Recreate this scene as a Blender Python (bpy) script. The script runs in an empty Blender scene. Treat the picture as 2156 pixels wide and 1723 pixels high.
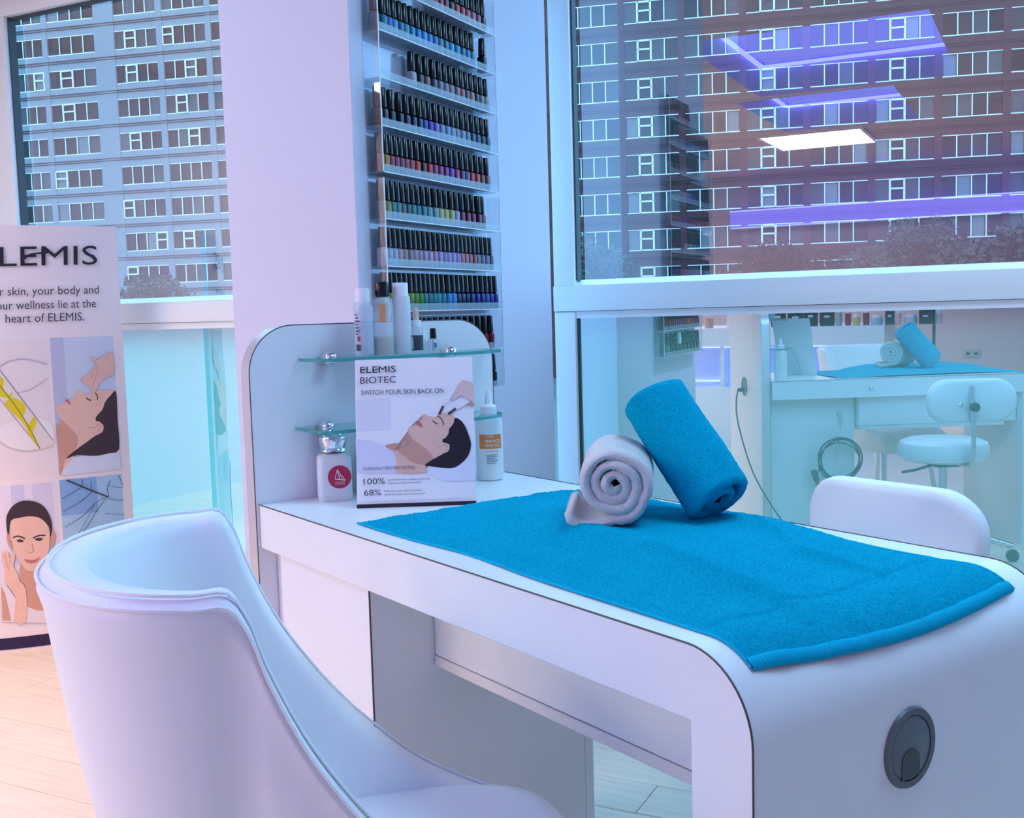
import bpy, bmesh, math, random
from mathutils import Vector, Matrix, noise
random.seed(7)
rnd = random.Random(11)
sc = bpy.context.scene
COL = sc.collection

# ------------------------------------------------------------------ camera
CAM = Vector((0.0, 0.0, 1.10))
CR = Vector((0.8937, 0.4479, -0.0282)); CU = Vector((-0.0151, 0.0922, 0.9956)); CF = Vector((-0.4483, 0.8893, -0.0893))
CF.normalize(); CR = (CR - CF * CR.dot(CF)).normalized(); CU = CR.cross(CF).normalized()
FPX, PCX, PCY = 2283.1, 1078.0, 861.5
cam_d = bpy.data.cameras.new('photo_camera'); cam = bpy.data.objects.new('photo_camera', cam_d); COL.objects.link(cam)
cam.matrix_world = Matrix(((CR.x, CU.x, -CF.x, CAM.x), (CR.y, CU.y, -CF.y, CAM.y), (CR.z, CU.z, -CF.z, CAM.z), (0, 0, 0, 1)))
cam_d.sensor_width = 36.0; cam_d.sensor_fit = 'HORIZONTAL'; cam_d.lens = FPX / 2156.0 * 36.0
cam_d.clip_start = 0.05; cam_d.clip_end = 500
sc.camera = cam

# ------------------------------------------------------------------ world, exposure
SKY = (0.27, 0.64, 1.0); SKY_STRENGTH = 6.2
w = bpy.data.worlds.new('sky'); sc.world = w; w.use_nodes = True
bg = w.node_tree.nodes['Background']; bg.inputs[0].default_value = (*SKY, 1); bg.inputs[1].default_value = SKY_STRENGTH
vs = sc.view_settings; vs.view_transform = 'Standard'; vs.look = 'None'; vs.exposure = 0.13; vs.gamma = 1.0; vs.use_curve_mapping = False
sc.cycles.use_denoising = True
sc.cycles.max_bounces = 8; sc.cycles.diffuse_bounces = 4; sc.cycles.glossy_bounces = 4
sc.cycles.use_adaptive_sampling = True; sc.cycles.adaptive_threshold = 0.02
sc.cycles.transmission_bounces = 6; sc.cycles.transparent_max_bounces = 16
sc.cycles.caustics_reflective = False; sc.cycles.caustics_refractive = False
sc.cycles.sample_clamp_indirect = 6.0
PANEL_COL = (1.0, 0.83, 0.70); PANEL_E = 17.5
LED_COL = (0.10, 0.12, 1.0); LED_E = 10.0
WARM_COL = (1.0, 0.54, 0.28); WARM_W = 190.0
PANELS = [(-1.98, -3.62), (-4.2, -1.0), (-4.2, -3.62), (-3.65, -2.3)]  # the last panel is unseen, added as fill from behind the viewer
COOL_COL = (0.38, 0.72, 1.0); COOL_E = 12.0; COOL_FILLS = [(0.15, 1.75), (-2.75, 0.75)]  # unseen overhead panels added to brighten the desk top, chair and banner

# ------------------------------------------------------------------ pixel -> ray
def ray(px, py):
    return CR * ((px - PCX) / FPX) - CU * ((py - PCY) / FPX) + CF
def on_plane(px, py, P, n):
    v = ray(px, py); n = Vector(n); t = (Vector(P) - CAM).dot(n) / v.dot(n); return CAM + v * t
def on_z(px, py, z): return on_plane(px, py, (0, 0, z), (0, 0, 1))

# desk frame
DESK_A = Vector((-1.306, 1.5478, 0.0)); DESK_ROT = math.radians(-27.638)
DD = Vector((math.cos(DESK_ROT), math.sin(DESK_ROT), 0)); NN = Vector((-DD.y, DD.x, 0)); DZ = 0.76
def D(s, t, z=0.0): return DESK_A + DD * s + NN * t + Vector((0, 0, z))

# ------------------------------------------------------------------ materials
MATS = {}
def mat(name, col, rough=0.5, metal=0.0, bump=0.0, bscale=200.0, var=0.0, vscale=5.0, spec=0.5, sheen=0.0, emit=0.0, coat=0.0, alpha_t=0.0, bdist=0.002):
    if name in MATS: return MATS[name]
    m = bpy.data.materials.new(name); m.use_nodes = True; nt = m.node_tree; b = nt.nodes['Principled BSDF']
    b.inputs['Base Color'].default_value = (*col, 1); b.inputs['Roughness'].default_value = rough; b.inputs['Metallic'].default_value = metal
    b.inputs['Specular IOR Level'].default_value = spec
    if sheen: b.inputs['Sheen Weight'].default_value = sheen; b.inputs['Sheen Roughness'].default_value = 0.6
    if coat: b.inputs['Coat Weight'].default_value = coat; b.inputs['Coat Roughness'].default_value = 0.05
    if emit: b.inputs['Emission Color'].default_value = (*col, 1); b.inputs['Emission Strength'].default_value = emit
    tc = nt.nodes.new('ShaderNodeTexCoord')
    if var:
        n = nt.nodes.new('ShaderNodeTexNoise'); n.inputs['Scale'].default_value = vscale; n.inputs['Detail'].default_value = 4
        nt.links.new(tc.outputs['Object'], n.inputs['Vector'])
        mx = nt.nodes.new('ShaderNodeMix'); mx.data_type = 'RGBA'
        mx.inputs[6].default_value = (*[c * (1 - var) for c in col], 1); mx.inputs[7].default_value = (*[min(1, c * (1 + var)) for c in col], 1)
        nt.links.new(n.outputs['Fac'], mx.inputs[0]); nt.links.new(mx.outputs[2], b.inputs['Base Color'])
    if bump:
        n2 = nt.nodes.new('ShaderNodeTexNoise'); n2.inputs['Scale'].default_value = bscale; n2.inputs['Detail'].default_value = 3
        nt.links.new(tc.outputs['Object'], n2.inputs['Vector'])
        bp = nt.nodes.new('ShaderNodeBump'); bp.inputs['Strength'].default_value = bump; bp.inputs['Distance'].default_value = bdist
        nt.links.new(n2.outputs['Fac'], bp.inputs['Height']); nt.links.new(bp.outputs['Normal'], b.inputs['Normal'])
    if alpha_t:
        tr = nt.nodes.new('ShaderNodeBsdfTransparent'); tr.inputs[0].default_value = (*[0.5 + 0.5 * c for c in col], 1)
        ms = nt.nodes.new('ShaderNodeMixShader'); ms.inputs[0].default_value = alpha_t
        out = nt.nodes['Material Output']
        nt.links.new(b.outputs[0], ms.inputs[1]); nt.links.new(tr.outputs[0], ms.inputs[2]); nt.links.new(ms.outputs[0], out.inputs[0])
    MATS[name] = m
    return m
def emat(name, col, e):
    m = bpy.data.materials.new(name); m.use_nodes = True; nt = m.node_tree; nt.nodes.clear()
    o = nt.nodes.new('ShaderNodeOutputMaterial'); em = nt.nodes.new('ShaderNodeEmission')
    em.inputs[0].default_value = (*col, 1); em.inputs[1].default_value = e; nt.links.new(em.outputs[0], o.inputs[0]); MATS[name] = m; return m
def glass_mat(name, refl, tint, refl_col=(1, 1, 1), rough=0.0, fres=True):
    """thin coated pane: a mirror coat over clear tinted glass"""
    m = bpy.data.materials.new(name); m.use_nodes = True; nt = m.node_tree; nt.nodes.clear()
    o = nt.nodes.new('ShaderNodeOutputMaterial'); g = nt.nodes.new('ShaderNodeBsdfGlossy'); t = nt.nodes.new('ShaderNodeBsdfTransparent')
    g.inputs['Color'].default_value = (*refl_col, 1); g.inputs['Roughness'].default_value = rough
    t.inputs[0].default_value = (*tint, 1); ms = nt.nodes.new('ShaderNodeMixShader'); ms.inputs[0].default_value = refl
    nt.links.new(t.outputs[0], ms.inputs[1]); nt.links.new(g.outputs[0], ms.inputs[2]); nt.links.new(ms.outputs[0], o.inputs[0]); MATS[name] = m; return m
def spandrel_mat(name, refl, body, refl_col):
    """mirror-coated frosted pane: reflects the room, glows faintly with the daylight behind it"""
    m = bpy.data.materials.new(name); m.use_nodes = True; nt = m.node_tree; nt.nodes.clear()
    o = nt.nodes.new('ShaderNodeOutputMaterial'); g = nt.nodes.new('ShaderNodeBsdfGlossy'); t = nt.nodes.new('ShaderNodeBsdfTranslucent')
    g.inputs['Color'].default_value = (*refl_col, 1); g.inputs['Roughness'].default_value = 0.012
    t.inputs[0].default_value = (*body, 1); ms = nt.nodes.new('ShaderNodeMixShader'); ms.inputs[0].default_value = refl
    nt.links.new(t.outputs[0], ms.inputs[1]); nt.links.new(g.outputs[0], ms.inputs[2]); nt.links.new(ms.outputs[0], o.inputs[0]); MATS[name] = m; return m

WHITE = mat('white_laminate', (0.86, 0.86, 0.88), 0.32, bump=0.03, bscale=900)
WALL = mat('white_paint', (0.70, 0.66, 0.78), 0.6, bump=0.05, bscale=350)
FRAME = mat('white_frame', (0.92, 0.94, 0.95), 0.35)
LEATHER = mat('white_leather', (0.93, 0.92, 0.94), 0.42, bump=0.12, bscale=420, bdist=0.001)
METAL = mat('chrome', (0.80, 0.80, 0.82), 0.14, 1.0)
STEEL = mat('brushed_steel', (0.86, 0.80, 0.82), 0.34, 0.85, bump=0.05, bscale=120)
BLACK = mat('black_plastic', (0.006, 0.006, 0.008), 0.22, spec=0.4)
RUBBER = mat('black_rubber', (0.012, 0.012, 0.014), 0.5)
DARKLINE = mat('dark_edge', (0.10, 0.075, 0.08), 0.5)
GREY = mat('grey_plastic', (0.10, 0.115, 0.13), 0.4)
GREY2 = mat('dark_grey_plastic', (0.045, 0.05, 0.06), 0.4)

# ------------------------------------------------------------------ mesh helpers
def me_from(name, verts, faces, smooth=False, m=None):
    me = bpy.data.meshes.new(name); me.from_pydata([tuple(v) for v in verts], [], faces); me.update()
    if smooth:
        for p in me.polygons: p.use_smooth = True
    if m: me.materials.append(m)
    return me
def bm_to(name, bm, m=None, smooth=False):
    bmesh.ops.recalc_face_normals(bm, faces=bm.faces[:])
    me = bpy.data.meshes.new(name); bm.to_mesh(me); bm.free()
    if smooth:
        for p in me.polygons: p.use_smooth = True
    if m: me.materials.append(m)
    return me
def auto_smooth(me, ang=35):
    for p in me.polygons: p.use_smooth = True
    me.set_sharp_from_angle(angle=math.radians(ang)); return me
def box(x0, x1, y0, y1, z0, z1, m=None, bevel=0.0, seg=2, name='box'):
    bm = bmesh.new(); bmesh.ops.create_cube(bm, size=1)
    for v in bm.verts:
        v.co = Vector((x0 + (v.co.x + .5) * (x1 - x0), y0 + (v.co.y + .5) * (y1 - y0), z0 + (v.co.z + .5) * (z1 - z0)))
    if bevel: bmesh.ops.bevel(bm, geom=bm.edges[:], offset=bevel, segments=seg, profile=0.5, affect='EDGES')
    me = bm_to(name, bm, m)
    return auto_smooth(me) if bevel else me
def prism(pts, h0, h1, axis='z', m=None, bevel=0.0, name='prism', seg=2):
    """extrude a 2D outline; axis z: (x,y)->xy, axis y: (x,z), axis x: (y,z)"""
    def P(p, h):
        return (p[0], p[1], h) if axis == 'z' else ((p[0], h, p[1]) if axis == 'y' else (h, p[0], p[1]))
    bm = bmesh.new(); a = [bm.verts.new(P(p, h0)) for p in pts]; b = [bm.verts.new(P(p, h1)) for p in pts]
    n = len(pts); fa = bm.faces.new(a); fb = bm.faces.new(b[::-1])
    for i in range(n): bm.faces.new((a[i], b[i], b[(i + 1) % n], a[(i + 1) % n]))
    bmesh.ops.recalc_face_normals(bm, faces=bm.faces[:])
    if bevel:
        es = [e for e in bm.edges if (e.verts[0] in a and e.verts[1] in a) or (e.verts[0] in b and e.verts[1] in b)]
        bmesh.ops.bevel(bm, geom=es, offset=bevel, segments=seg, profile=0.5, affect='EDGES')
    me = bm_to(name, bm, m); return auto_smooth(me, 30)
def rrect(x0, x1, y0, y1, r, n=8, corners=(1, 1, 1, 1)):
    """rounded rectangle outline, corners order: br, tr, tl, bl"""
    pts = []
    for (cx, cy, a0, on) in ((x1, y0, -90, corners[0]), (x1, y1, 0, corners[1]), (x0, y1, 90, corners[2]), (x0, y0, 180, corners[3])):
        if not on: pts.append((cx, cy)); continue
        ox = cx - r if cx == x1 else cx + r; oy = cy + r if cy == y0 else cy - r
        for i in range(n + 1):
            a = math.radians(a0 + 90 * i / n); pts.append((ox + r * math.cos(a), oy + r * math.sin(a)))
    return pts
def lathe(prof, n=20, m=None, name='lathe', smooth=True):
    vs_, fs = [], []
    for (r, z) in prof:
        for i in range(n):
            a = 2 * math.pi * i / n; vs_.append((r * math.cos(a), r * math.sin(a), z))
    k = len(prof)
    for j in range(k - 1):
        for i in range(n): fs.append((j * n + i, j * n + (i + 1) % n, (j + 1) * n + (i + 1) % n, (j + 1) * n + i))
    fs.append(tuple(range(n - 1, -1, -1))); fs.append(tuple((k - 1) * n + i for i in range(n)))
    me = me_from(name, vs_, fs, False, m)
    return auto_smooth(me, 40) if smooth else me
def catmull(pts, n=6, closed=False):
    P = [Vector(p) for p in pts]; out = []; N = len(P)
    for i in range(N if closed else N - 1):
        p0 = P[(i - 1) % N] if closed or i > 0 else P[0]; p1 = P[i]; p2 = P[(i + 1) % N]; p3 = P[(i + 2) % N] if closed or i + 2 < N else P[-1]
        for k in range(n):
            t = k / n
            out.append(0.5 * ((2 * p1) + (-p0 + p2) * t + (2 * p0 - 5 * p1 + 4 * p2 - p3) * t * t + (-p0 + 3 * p1 - 3 * p2 + p3) * t ** 3))
    if not closed: out.append(P[-1].copy())
    return out
def tube(pts, r, n=8, m=None, name='tube', closed=False, smooth_path=0):
    P = catmull(pts, smooth_path, closed) if smooth_path else [Vector(p) for p in pts]
    vs_, fs = [], []; N = len(P); up = Vector((0, 0, 1)); prev = None
    for i, p in enumerate(P):
        a = P[(i - 1) % N] if closed or i > 0 else p; b = P[(i + 1) % N] if closed or i < N - 1 else p
        d = (b - a).normalized()
        if prev is None:
            x = d.cross(up)
            if x.length < 1e-3: x = d.cross(Vector((1, 0, 0)))
        else: x = prev - d * prev.dot(d)
        x.normalize(); prev = x; y = d.cross(x)
        rr = r
        if isinstance(r, (list, tuple)):
            g = i / (N - 1) * (len(r) - 1); g0 = min(int(g), len(r) - 2); rr = r[g0] + (r[g0 + 1] - r[g0]) * (g - g0)
        for k in range(n):
            an = 2 * math.pi * k / n; vs_.append(p + x * (rr * math.cos(an)) + y * (rr * math.sin(an)))
    for i in range(N if closed else N - 1):
        j = (i + 1) % N
        for k in range(n): fs.append((i * n + k, i * n + (k + 1) % n, j * n + (k + 1) % n, j * n + k))
    if not closed: fs.append(tuple(range(n - 1, -1, -1))); fs.append(tuple((N - 1) * n + k for k in range(n)))
    return auto_smooth(me_from(name, vs_, fs, True, m), 60)
def join_meshes(list_, m=None, name='join'):
    bm = bmesh.new()
    for me in list_:
        bm.from_mesh(me)
    r = bpy.data.meshes.new(name); bm.to_mesh(r); bm.free()
    if m: r.materials.append(m)
    return r

def ob(name, me, parent=None, loc=None, rot=None, mtx=None, m=None):
    o = bpy.data.objects.new(name, me)
    COL.objects.link(o)
    if m is not None:
        if not me.materials: me.materials.append(m)
    if parent is not None: o.parent = parent
    if mtx is not None: o.matrix_local = mtx
    else:
        if loc is not None: o.location = loc
        if rot is not None: o.rotation_euler = rot
    return o
def tag(o, label, cat, group=None):
    o['label'] = label; o['category'] = cat
    if group: o['group'] = group
    return o
def thing(name, label, cat, loc=(0, 0, 0), rotz=0.0, group=None, mtx=None):
    o = bpy.data.objects.new(name, None); COL.objects.link(o)
    if mtx is not None: o.matrix_world = mtx
    else: o.location = loc; o.rotation_euler = (0, 0, rotz)
    o.empty_display_size = 0.05
    return tag(o, label, cat, group)
def struct(name, me, parent=None, **k):
    o = ob(name, me, parent, **k)
    if parent is None: o['kind'] = 'structure'
    return o
def frame_mtx(origin, x, y, z):
    return Matrix(((x[0], y[0], z[0], origin[0]), (x[1], y[1], z[1], origin[1]), (x[2], y[2], z[2], origin[2]), (0, 0, 0, 1)))

# ================================================================== STRUCTURE
X0, X1, Y0, YG, ZC = -4.95, 3.0, -5.95, 3.32, 2.60     # room limits; YG = face of the window frames
GLY = 3.356                                            # glass plane
YG1, ZH1 = 2.955, 2.275                                # the window beside the banner stands further in
# floor base + planks running along the window
fl = struct('floor', box(X0, X1, Y0, YG + 0.1, -0.08, -0.012, mat('floor_gap', (0.45, 0.36, 0.31), 0.8)))
def wood(name, col):
    m = mat(name, col, 0.38, spec=0.4); nt = m.node_tree; b = nt.nodes['Principled BSDF']
    tc = nt.nodes.new('ShaderNodeTexCoord'); mp = nt.nodes.new('ShaderNodeMapping'); mp.inputs['Scale'].default_value = (1.2, 26, 1)
    oi = nt.nodes.new('ShaderNodeObjectInfo'); va = nt.nodes.new('ShaderNodeVectorMath'); va.operation = 'ADD'
    cb = nt.nodes.new('ShaderNodeCombineXYZ'); ml = nt.nodes.new('ShaderNodeMath'); ml.operation = 'MULTIPLY'; ml.inputs[1].default_value = 40
    nt.links.new(oi.outputs['Random'], ml.inputs[0]); nt.links.new(ml.outputs[0], cb.inputs[0]); nt.links.new(ml.outputs[0], cb.inputs[1])
    nt.links.new(tc.outputs['Object'], va.inputs[0]); nt.links.new(cb.outputs[0], va.inputs[1]); nt.links.new(va.outputs[0], mp.inputs['Vector'])
    n = nt.nodes.new('ShaderNodeTexNoise'); n.inputs['Scale'].default_value = 3; n.inputs['Detail'].default_value = 6; n.inputs['Distortion'].default_value = 0.6
    nt.links.new(mp.outputs[0], n.inputs['Vector'])
    r = nt.nodes.new('ShaderNodeValToRGB'); r.color_ramp.elements[0].position = 0.3; r.color_ramp.elements[1].position = 0.75
    r.color_ramp.elements[0].color = (*[c * 0.86 for c in col], 1); r.color_ramp.elements[1].color = (*[min(1, c * 1.05) for c in col], 1)
    nt.links.new(n.outputs['Fac'], r.inputs[0]); nt.links.new(r.outputs[0], b.inputs['Base Color']); return m
PLANK = wood('pale_oak', (0.82, 0.69, 0.58))
pl_len, pl_w = 1.98, 0.15
plank_me = box(0.001, pl_len - 0.001, 0.001, pl_w - 0.0015, -0.012, 0.0, PLANK, bevel=0.0012, seg=1, name='plank')
row = 0; y = Y0
while y < YG:
    off = (row * 0.73) % pl_len; x = X0 - off
    while x < X1:
        ob('plank', plank_me, fl, (x, y, 0)); x += pl_len
    y += pl_w; row += 1

# walls
struct('wall_left', box(X0 - 0.12, X0, Y0, YG + 0.2, 0, ZC + 0.4, WALL))
struct('wall_right', box(X1, X1 + 0.12, Y0, YG + 0.2, 0, ZC + 0.4, mat('blue_bounce_paint', (0.48, 0.60, 0.82), 0.6)))  # unseen wall, coloured blue for its bounce onto the desk end
struct('wall_back', box(X0 - 0.12, X1 + 0.12, Y0 - 0.12, Y0, 0, ZC + 0.4, mat('lavender_paint', (0.42, 0.39, 0.52), 0.6, bump=0.05, bscale=300)))
# window wall: header, left jamb
struct('wall_window', join_meshes([box(-1.757, X1, YG, GLY + 0.01, 2.47, ZC + 0.4), box(-1.757, X1, YG + 0.02, YG + 0.18, 0, 0.10), box(X0, -1.757, YG1, YG1 + 0.04, ZH1 + 0.055, ZC + 0.4),
    box(X0, -3.65, YG1, YG1 + 0.04, 0, ZH1 + 0.055), box(X0, -1.757, YG1 + 0.02, YG1 + 0.18, 0, 0.10), box(-1.80, -1.757, YG1 + 0.05, GLY + 0.01, 0, ZC + 0.4)], FRAME))
# ceiling with a light well
LED = emat('blue_led', LED_COL, LED_E)
REC = [(-1.95, -0.62, -1.3, 0.56), (-2.15, -1.05, -3.0, -1.42)]
cpaint = mat('ceiling_paint', (0.56, 0.50, 0.53), 0.7); cparts = []
xs_ = sorted({X0, X1} | {v for r_ in REC for v in r_[:2]}); ys_ = sorted({Y0, YG + 0.2} | {v for r_ in REC for v in r_[2:]})
for xa, xb in zip(xs_, xs_[1:]):
    for ya, yb in zip(ys_, ys_[1:]):
        xm, ym = (xa + xb) / 2, (ya + yb) / 2
        inside = any(r_[0] < xm < r_[1] and r_[2] < ym < r_[3] for r_ in REC)
        cparts.append(box(xa, xb, ya, yb, ZC + (0.24 if inside else 0), ZC + (0.28 if inside else 0.05)))
for (xa, xb, ya, yb) in REC:
    cparts += [box(xa - 0.02, xa, ya, yb, ZC + 0.05, ZC + 0.26), box(xb, xb + 0.02, ya, yb, ZC + 0.05, ZC + 0.26), box(xa, xb, ya - 0.02, ya, ZC + 0.05, ZC + 0.26), box(xa, xb, yb, yb + 0.02, ZC + 0.05, ZC + 0.26)]
cl = struct('ceiling', join_meshes(cparts, cpaint))
LID_GLOW = emat('blue_lid_glow', (0.22, 0.24, 1.0), 1.9)
for k, (RX0, RX1, RY0, RY1) in enumerate(REC):
    t = thing('ceiling_light_strip', 'blue LED strip glowing inside the ' + ('wide ceiling recess near the window', 'narrow ceiling recess further from the window')[k], 'light strip', ((RX0 + RX1) / 2, (RY0 + RY1) / 2, ZC)); ox, oy = t.location.x, t.location.y
    for b_ in ((RX0 + .02, RX1 - .02, RY0 + .004, RY0 + .03), (RX0 + .02, RX1 - .02, RY1 - .03, RY1 - .004), (RX0 + .004, RX0 + .03, RY0 + .04, RY1 - .04), (RX1 - .03, RX1 - .004, RY0 + .04, RY1 - .04)):
        ob('led_strip', box(b_[0] - ox, b_[1] - ox, b_[2] - oy, b_[3] - oy, 0.195, 0.215, LED), t)
    ob('diffuser', box(RX0 + .06 - ox, RX1 - .06 - ox, RY0 + .06 - oy, RY1 - .06 - oy, 0.218, 0.23, LID_GLOW), t)  # recess lid glows by itself, added to fill the recess with blue
PANEL = emat('panel_diffuser', PANEL_COL, PANEL_E)
ords = ['mirrored in the big window', 'over the banner side of the room', 'in the far back corner of the room', 'added unseen over the side table as fill']
for k, (px_, py_) in enumerate(PANELS):
    t = thing('ceiling_light_panel', 'square white ceiling light panel ' + ords[k], 'ceiling light', (px_, py_, ZC), 0, 'ceiling light panels')
    ob('diffuser', box(-.43, .43, -.46, .46, -0.012, -0.004, PANEL), t)
    ob('trim_frame', join_meshes([box(-.46, -.43, -.49, .49, -.016, 0), box(.43, .46, -.49, .49, -.016, 0), box(-.43, .43, -.49, -.46, -.016, 0), box(-.43, .43, .46, .49, -.016, 0)], FRAME), t)
COOLP = emat('cool_fill', COOL_COL, COOL_E)
for k, (px_, py_) in enumerate(COOL_FILLS):
    t = thing('ceiling_light_panel', 'added unseen cool ceiling fill panel ' + ('over the stool', 'over the tub chair and banner')[k], 'ceiling light', (px_, py_, ZC), 0, 'ceiling light panels')
    ob('diffuser', box(-.43, .43, -.43, .43, -0.012, -0.004, COOLP), t)
    ob('trim_frame', join_meshes([box(-.46, -.43, -.46, .46, -.016, 0), box(.43, .46, -.46, .46, -.016, 0), box(-.43, .43, -.46, -.43, -.016, 0), box(-.43, .43, .43, .46, -.016, 0)], FRAME), t)
# warm downlight over the banner
WL = (-2.75, 1.55)
t = thing('ceiling_downlight', 'round recessed downlight with a warm bulb above the banner', 'downlight', (*WL, ZC))
ob('trim_ring', lathe([(0.04, -0.002), (0.04, -0.006), (0.065, -0.008), (0.066, 0.0)], 24, FRAME), t)
sd = bpy.data.lights.new('warm_bulb', 'SPOT'); sd.energy = WARM_W; sd.color = WARM_COL; sd.spot_size = math.radians(62); sd.spot_blend = 0.6; sd.shadow_soft_size = 0.05
so = bpy.data.objects.new('bulb', sd); COL.objects.link(so); so.parent = t; so.location = (0, 0, -0.02)

# column (free-standing pier in front of the glazing)
CX0, CX1, CY0, CY1 = -1.755, -1.3893, 2.02, 3.048
struct('wall_column', box(CX0, CX1, CY0, CY1, 0, ZC, WALL, bevel=0.003, seg=1))

# windows: frames + panes
ZS, ZT0, ZT1, ZL, ZH = 1.197, 1.096, 1.180, 1.072, 2.42
CLEAR = glass_mat('coated_glass', 0.36, (0.82, 0.82, 0.92))
SPAN = spandrel_mat('mirror_spandrel', 0.64, (0.17, 0.26, 0.20), (0.88, 0.96, 0.98))
SPAN2 = spandrel_mat('mirror_spandrel_left', 0.55, (0.20, 0.48, 0.40), (0.84, 0.98, 1.0))
GASKET = mat('gasket', (0.05, 0.065, 0.07), 0.6)
def window(name, gx0, gx1, fx0, fx1, tilt=0.0, yaw=0.0, sp=None, yg=YG, zs=ZS, zh=ZH):
    """gx: glass edges, fx: outer frame edges, yg: face of the frame"""
    gl = yg + 0.036; zt1 = zs - 0.017
    w_ = struct(name, box(fx0, fx1, yg - 0.02, yg + 0.12, ZT0, zt1, FRAME, bevel=0.003))
    # sloped glazing bead under the upper pane
    ob('window_sill', prism([(yg - 0.018, zt1), (yg + 0.10, zt1), (yg + 0.10, zs + 0.004), (yg + 0.026, zs)], fx0 + 0.003, fx1 - 0.003, 'x', FRAME), w_)
    ob('lower_bead', box(fx0 + 0.004, fx1 - 0.004, yg - 0.004, yg + 0.1, ZL, ZT0 - 0.0015, FRAME), w_)
    for (x0, x1) in ((fx0, gx0), (gx1, fx1)):
        ob('jamb', box(x0, x1, yg - 0.012, gl + 0.002, zs - 0.015, zh, FRAME, bevel=0.002), w_)
        ob('jamb', box(x0, x1, yg - 0.012, gl + 0.002, 0.10, ZT0 - 0.002, FRAME, bevel=0.002), w_)
    ob('head_frame', box(fx0, fx1, yg - 0.012, gl + 0.002, zh, zh + 0.06, FRAME, bevel=0.002), w_)
    ob('bottom_frame', box(fx0, fx1, yg - 0.012, yg + 0.12, 0.10, 0.16, FRAME, bevel=0.002), w_)
    for gx in (gx0 + 0.003, gx1 - 0.003):
        ob('gasket', box(gx - 0.003, gx + 0.003, yg + 0.004, gl, zs, zh, GASKET), w_)
        ob('gasket', box(gx - 0.0025, gx + 0.0025, yg + 0.004, gl - 0.002, 0.16, ZL, GASKET), w_)
    ob('gasket', box(gx0, gx1, yg + 0.012, gl, zh - 0.008, zh, GASKET), w_)
    ob('pane', me_from('pane', [(gx0, gl, zs), (gx1, gl, zs), (gx1, gl, zh), (gx0, gl, zh)], [(0, 1, 2, 3)], m=CLEAR), w_)
    hw, hh = (gx1 - gx0) / 2 + .004, (ZL - 0.16) / 2 + .004
    o = ob('mirror_pane', me_from('mirror_pane', [(-hw, 0, -hh), (hw, 0, -hh), (hw, 0, hh), (-hw, 0, hh)], [(0, 1, 2, 3)], m=sp or SPAN), w_, ((gx0 + gx1) / 2, gl - 0.007, (ZL + 0.16) / 2))
    o.rotation_euler = (tilt, 0, yaw)
    return w_
window('window_1', -3.605, -1.80, -3.655, -1.757, sp=SPAN2, yg=YG1, zs=1.186, zh=ZH1)
window('window_2', -1.425, 0.30, -1.499, 0.36, tilt=math.radians(0.213), yaw=math.radians(0.88))
window('window_3', 0.43, 2.93, 0.361, 3.0)
struct('baseboard_back', box(X0, X1, Y0, Y0 + 0.015, 0, 0.10, FRAME))

# ================================================================== DESK
desk = thing('manicure_desk', 'white manicure desk with rounded waterfall end and tall rounded backboard', 'desk', DESK_A, DESK_ROT)
DW = 0.555
R = 0.087; SE = 1.187
outer = [(0.0, 0.76), (SE - R, 0.76)] + [(SE - R + R * math.sin(a), 0.76 - R + R * math.cos(a)) for a in [math.pi / 2 * i / 14 for i in range(1, 15)]] + [(SE, 0.0)]
prof = outer + [(1.103, 0.0), (1.103, 0.679), (0.0, 0.679)]
ob('worktop', prism(prof[::-1], 0.0, DW, 'y', WHITE, bevel=0.0015, seg=1), desk)
for tt in (-0.0004, DW + 0.0004):
    ob('edge_strip', tube([(s, tt, z) for s, z in outer], 0.0011, 6, DARKLINE), desk)
# backboard with steel edge
bbo = rrect(-0.006, 0.531, 0.0, 1.087, 0.088, 12, (0, 1, 1, 0))
bb = ob('backboard', prism(bbo, -0.040, -0.001, 'x', WHITE, bevel=0.0008, seg=1), desk)
def ribbon(pts, h0, h1, off, m, axis='x'):
    P = [Vector((p[0], p[1])) for p in pts]; vs_, fs = [], []
    n = len(P)
    for i, p in enumerate(P):
        a = P[max(i - 1, 0)]; b = P[min(i + 1, n - 1)]; d = (b - a).normalized(); q = p + Vector((d.y, -d.x)) * off
        vs_ += [(h0, q.x, q.y), (h1, q.x, q.y)]
    for i in range(n - 1): fs.append((2 * i, 2 * i + 1, 2 * i + 3, 2 * i + 2))
    return auto_smooth(me_from('ribbon', vs_, fs, True, m), 50)
ob('edge_trim', ribbon(bbo[0:1] + bbo[1:-1] + bbo[-1:], -0.0385, -0.0025, 0.0008, STEEL), bb)
ob('edge_line', tube([(-0.0015, p[0], p[1]) for p in bbo], 0.0011, 6, DARKLINE), bb)
ob('cable_grommet', lathe([(0.0, -0.002), (0.043, -0.002), (0.043, 0.003), (0.034, 0.004), (0.033, 0.001), (0.0, 0.001)], 28, GREY), bb, (-0.0405, 0.251, 0.72), (0, math.radians(-90), 0))
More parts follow.
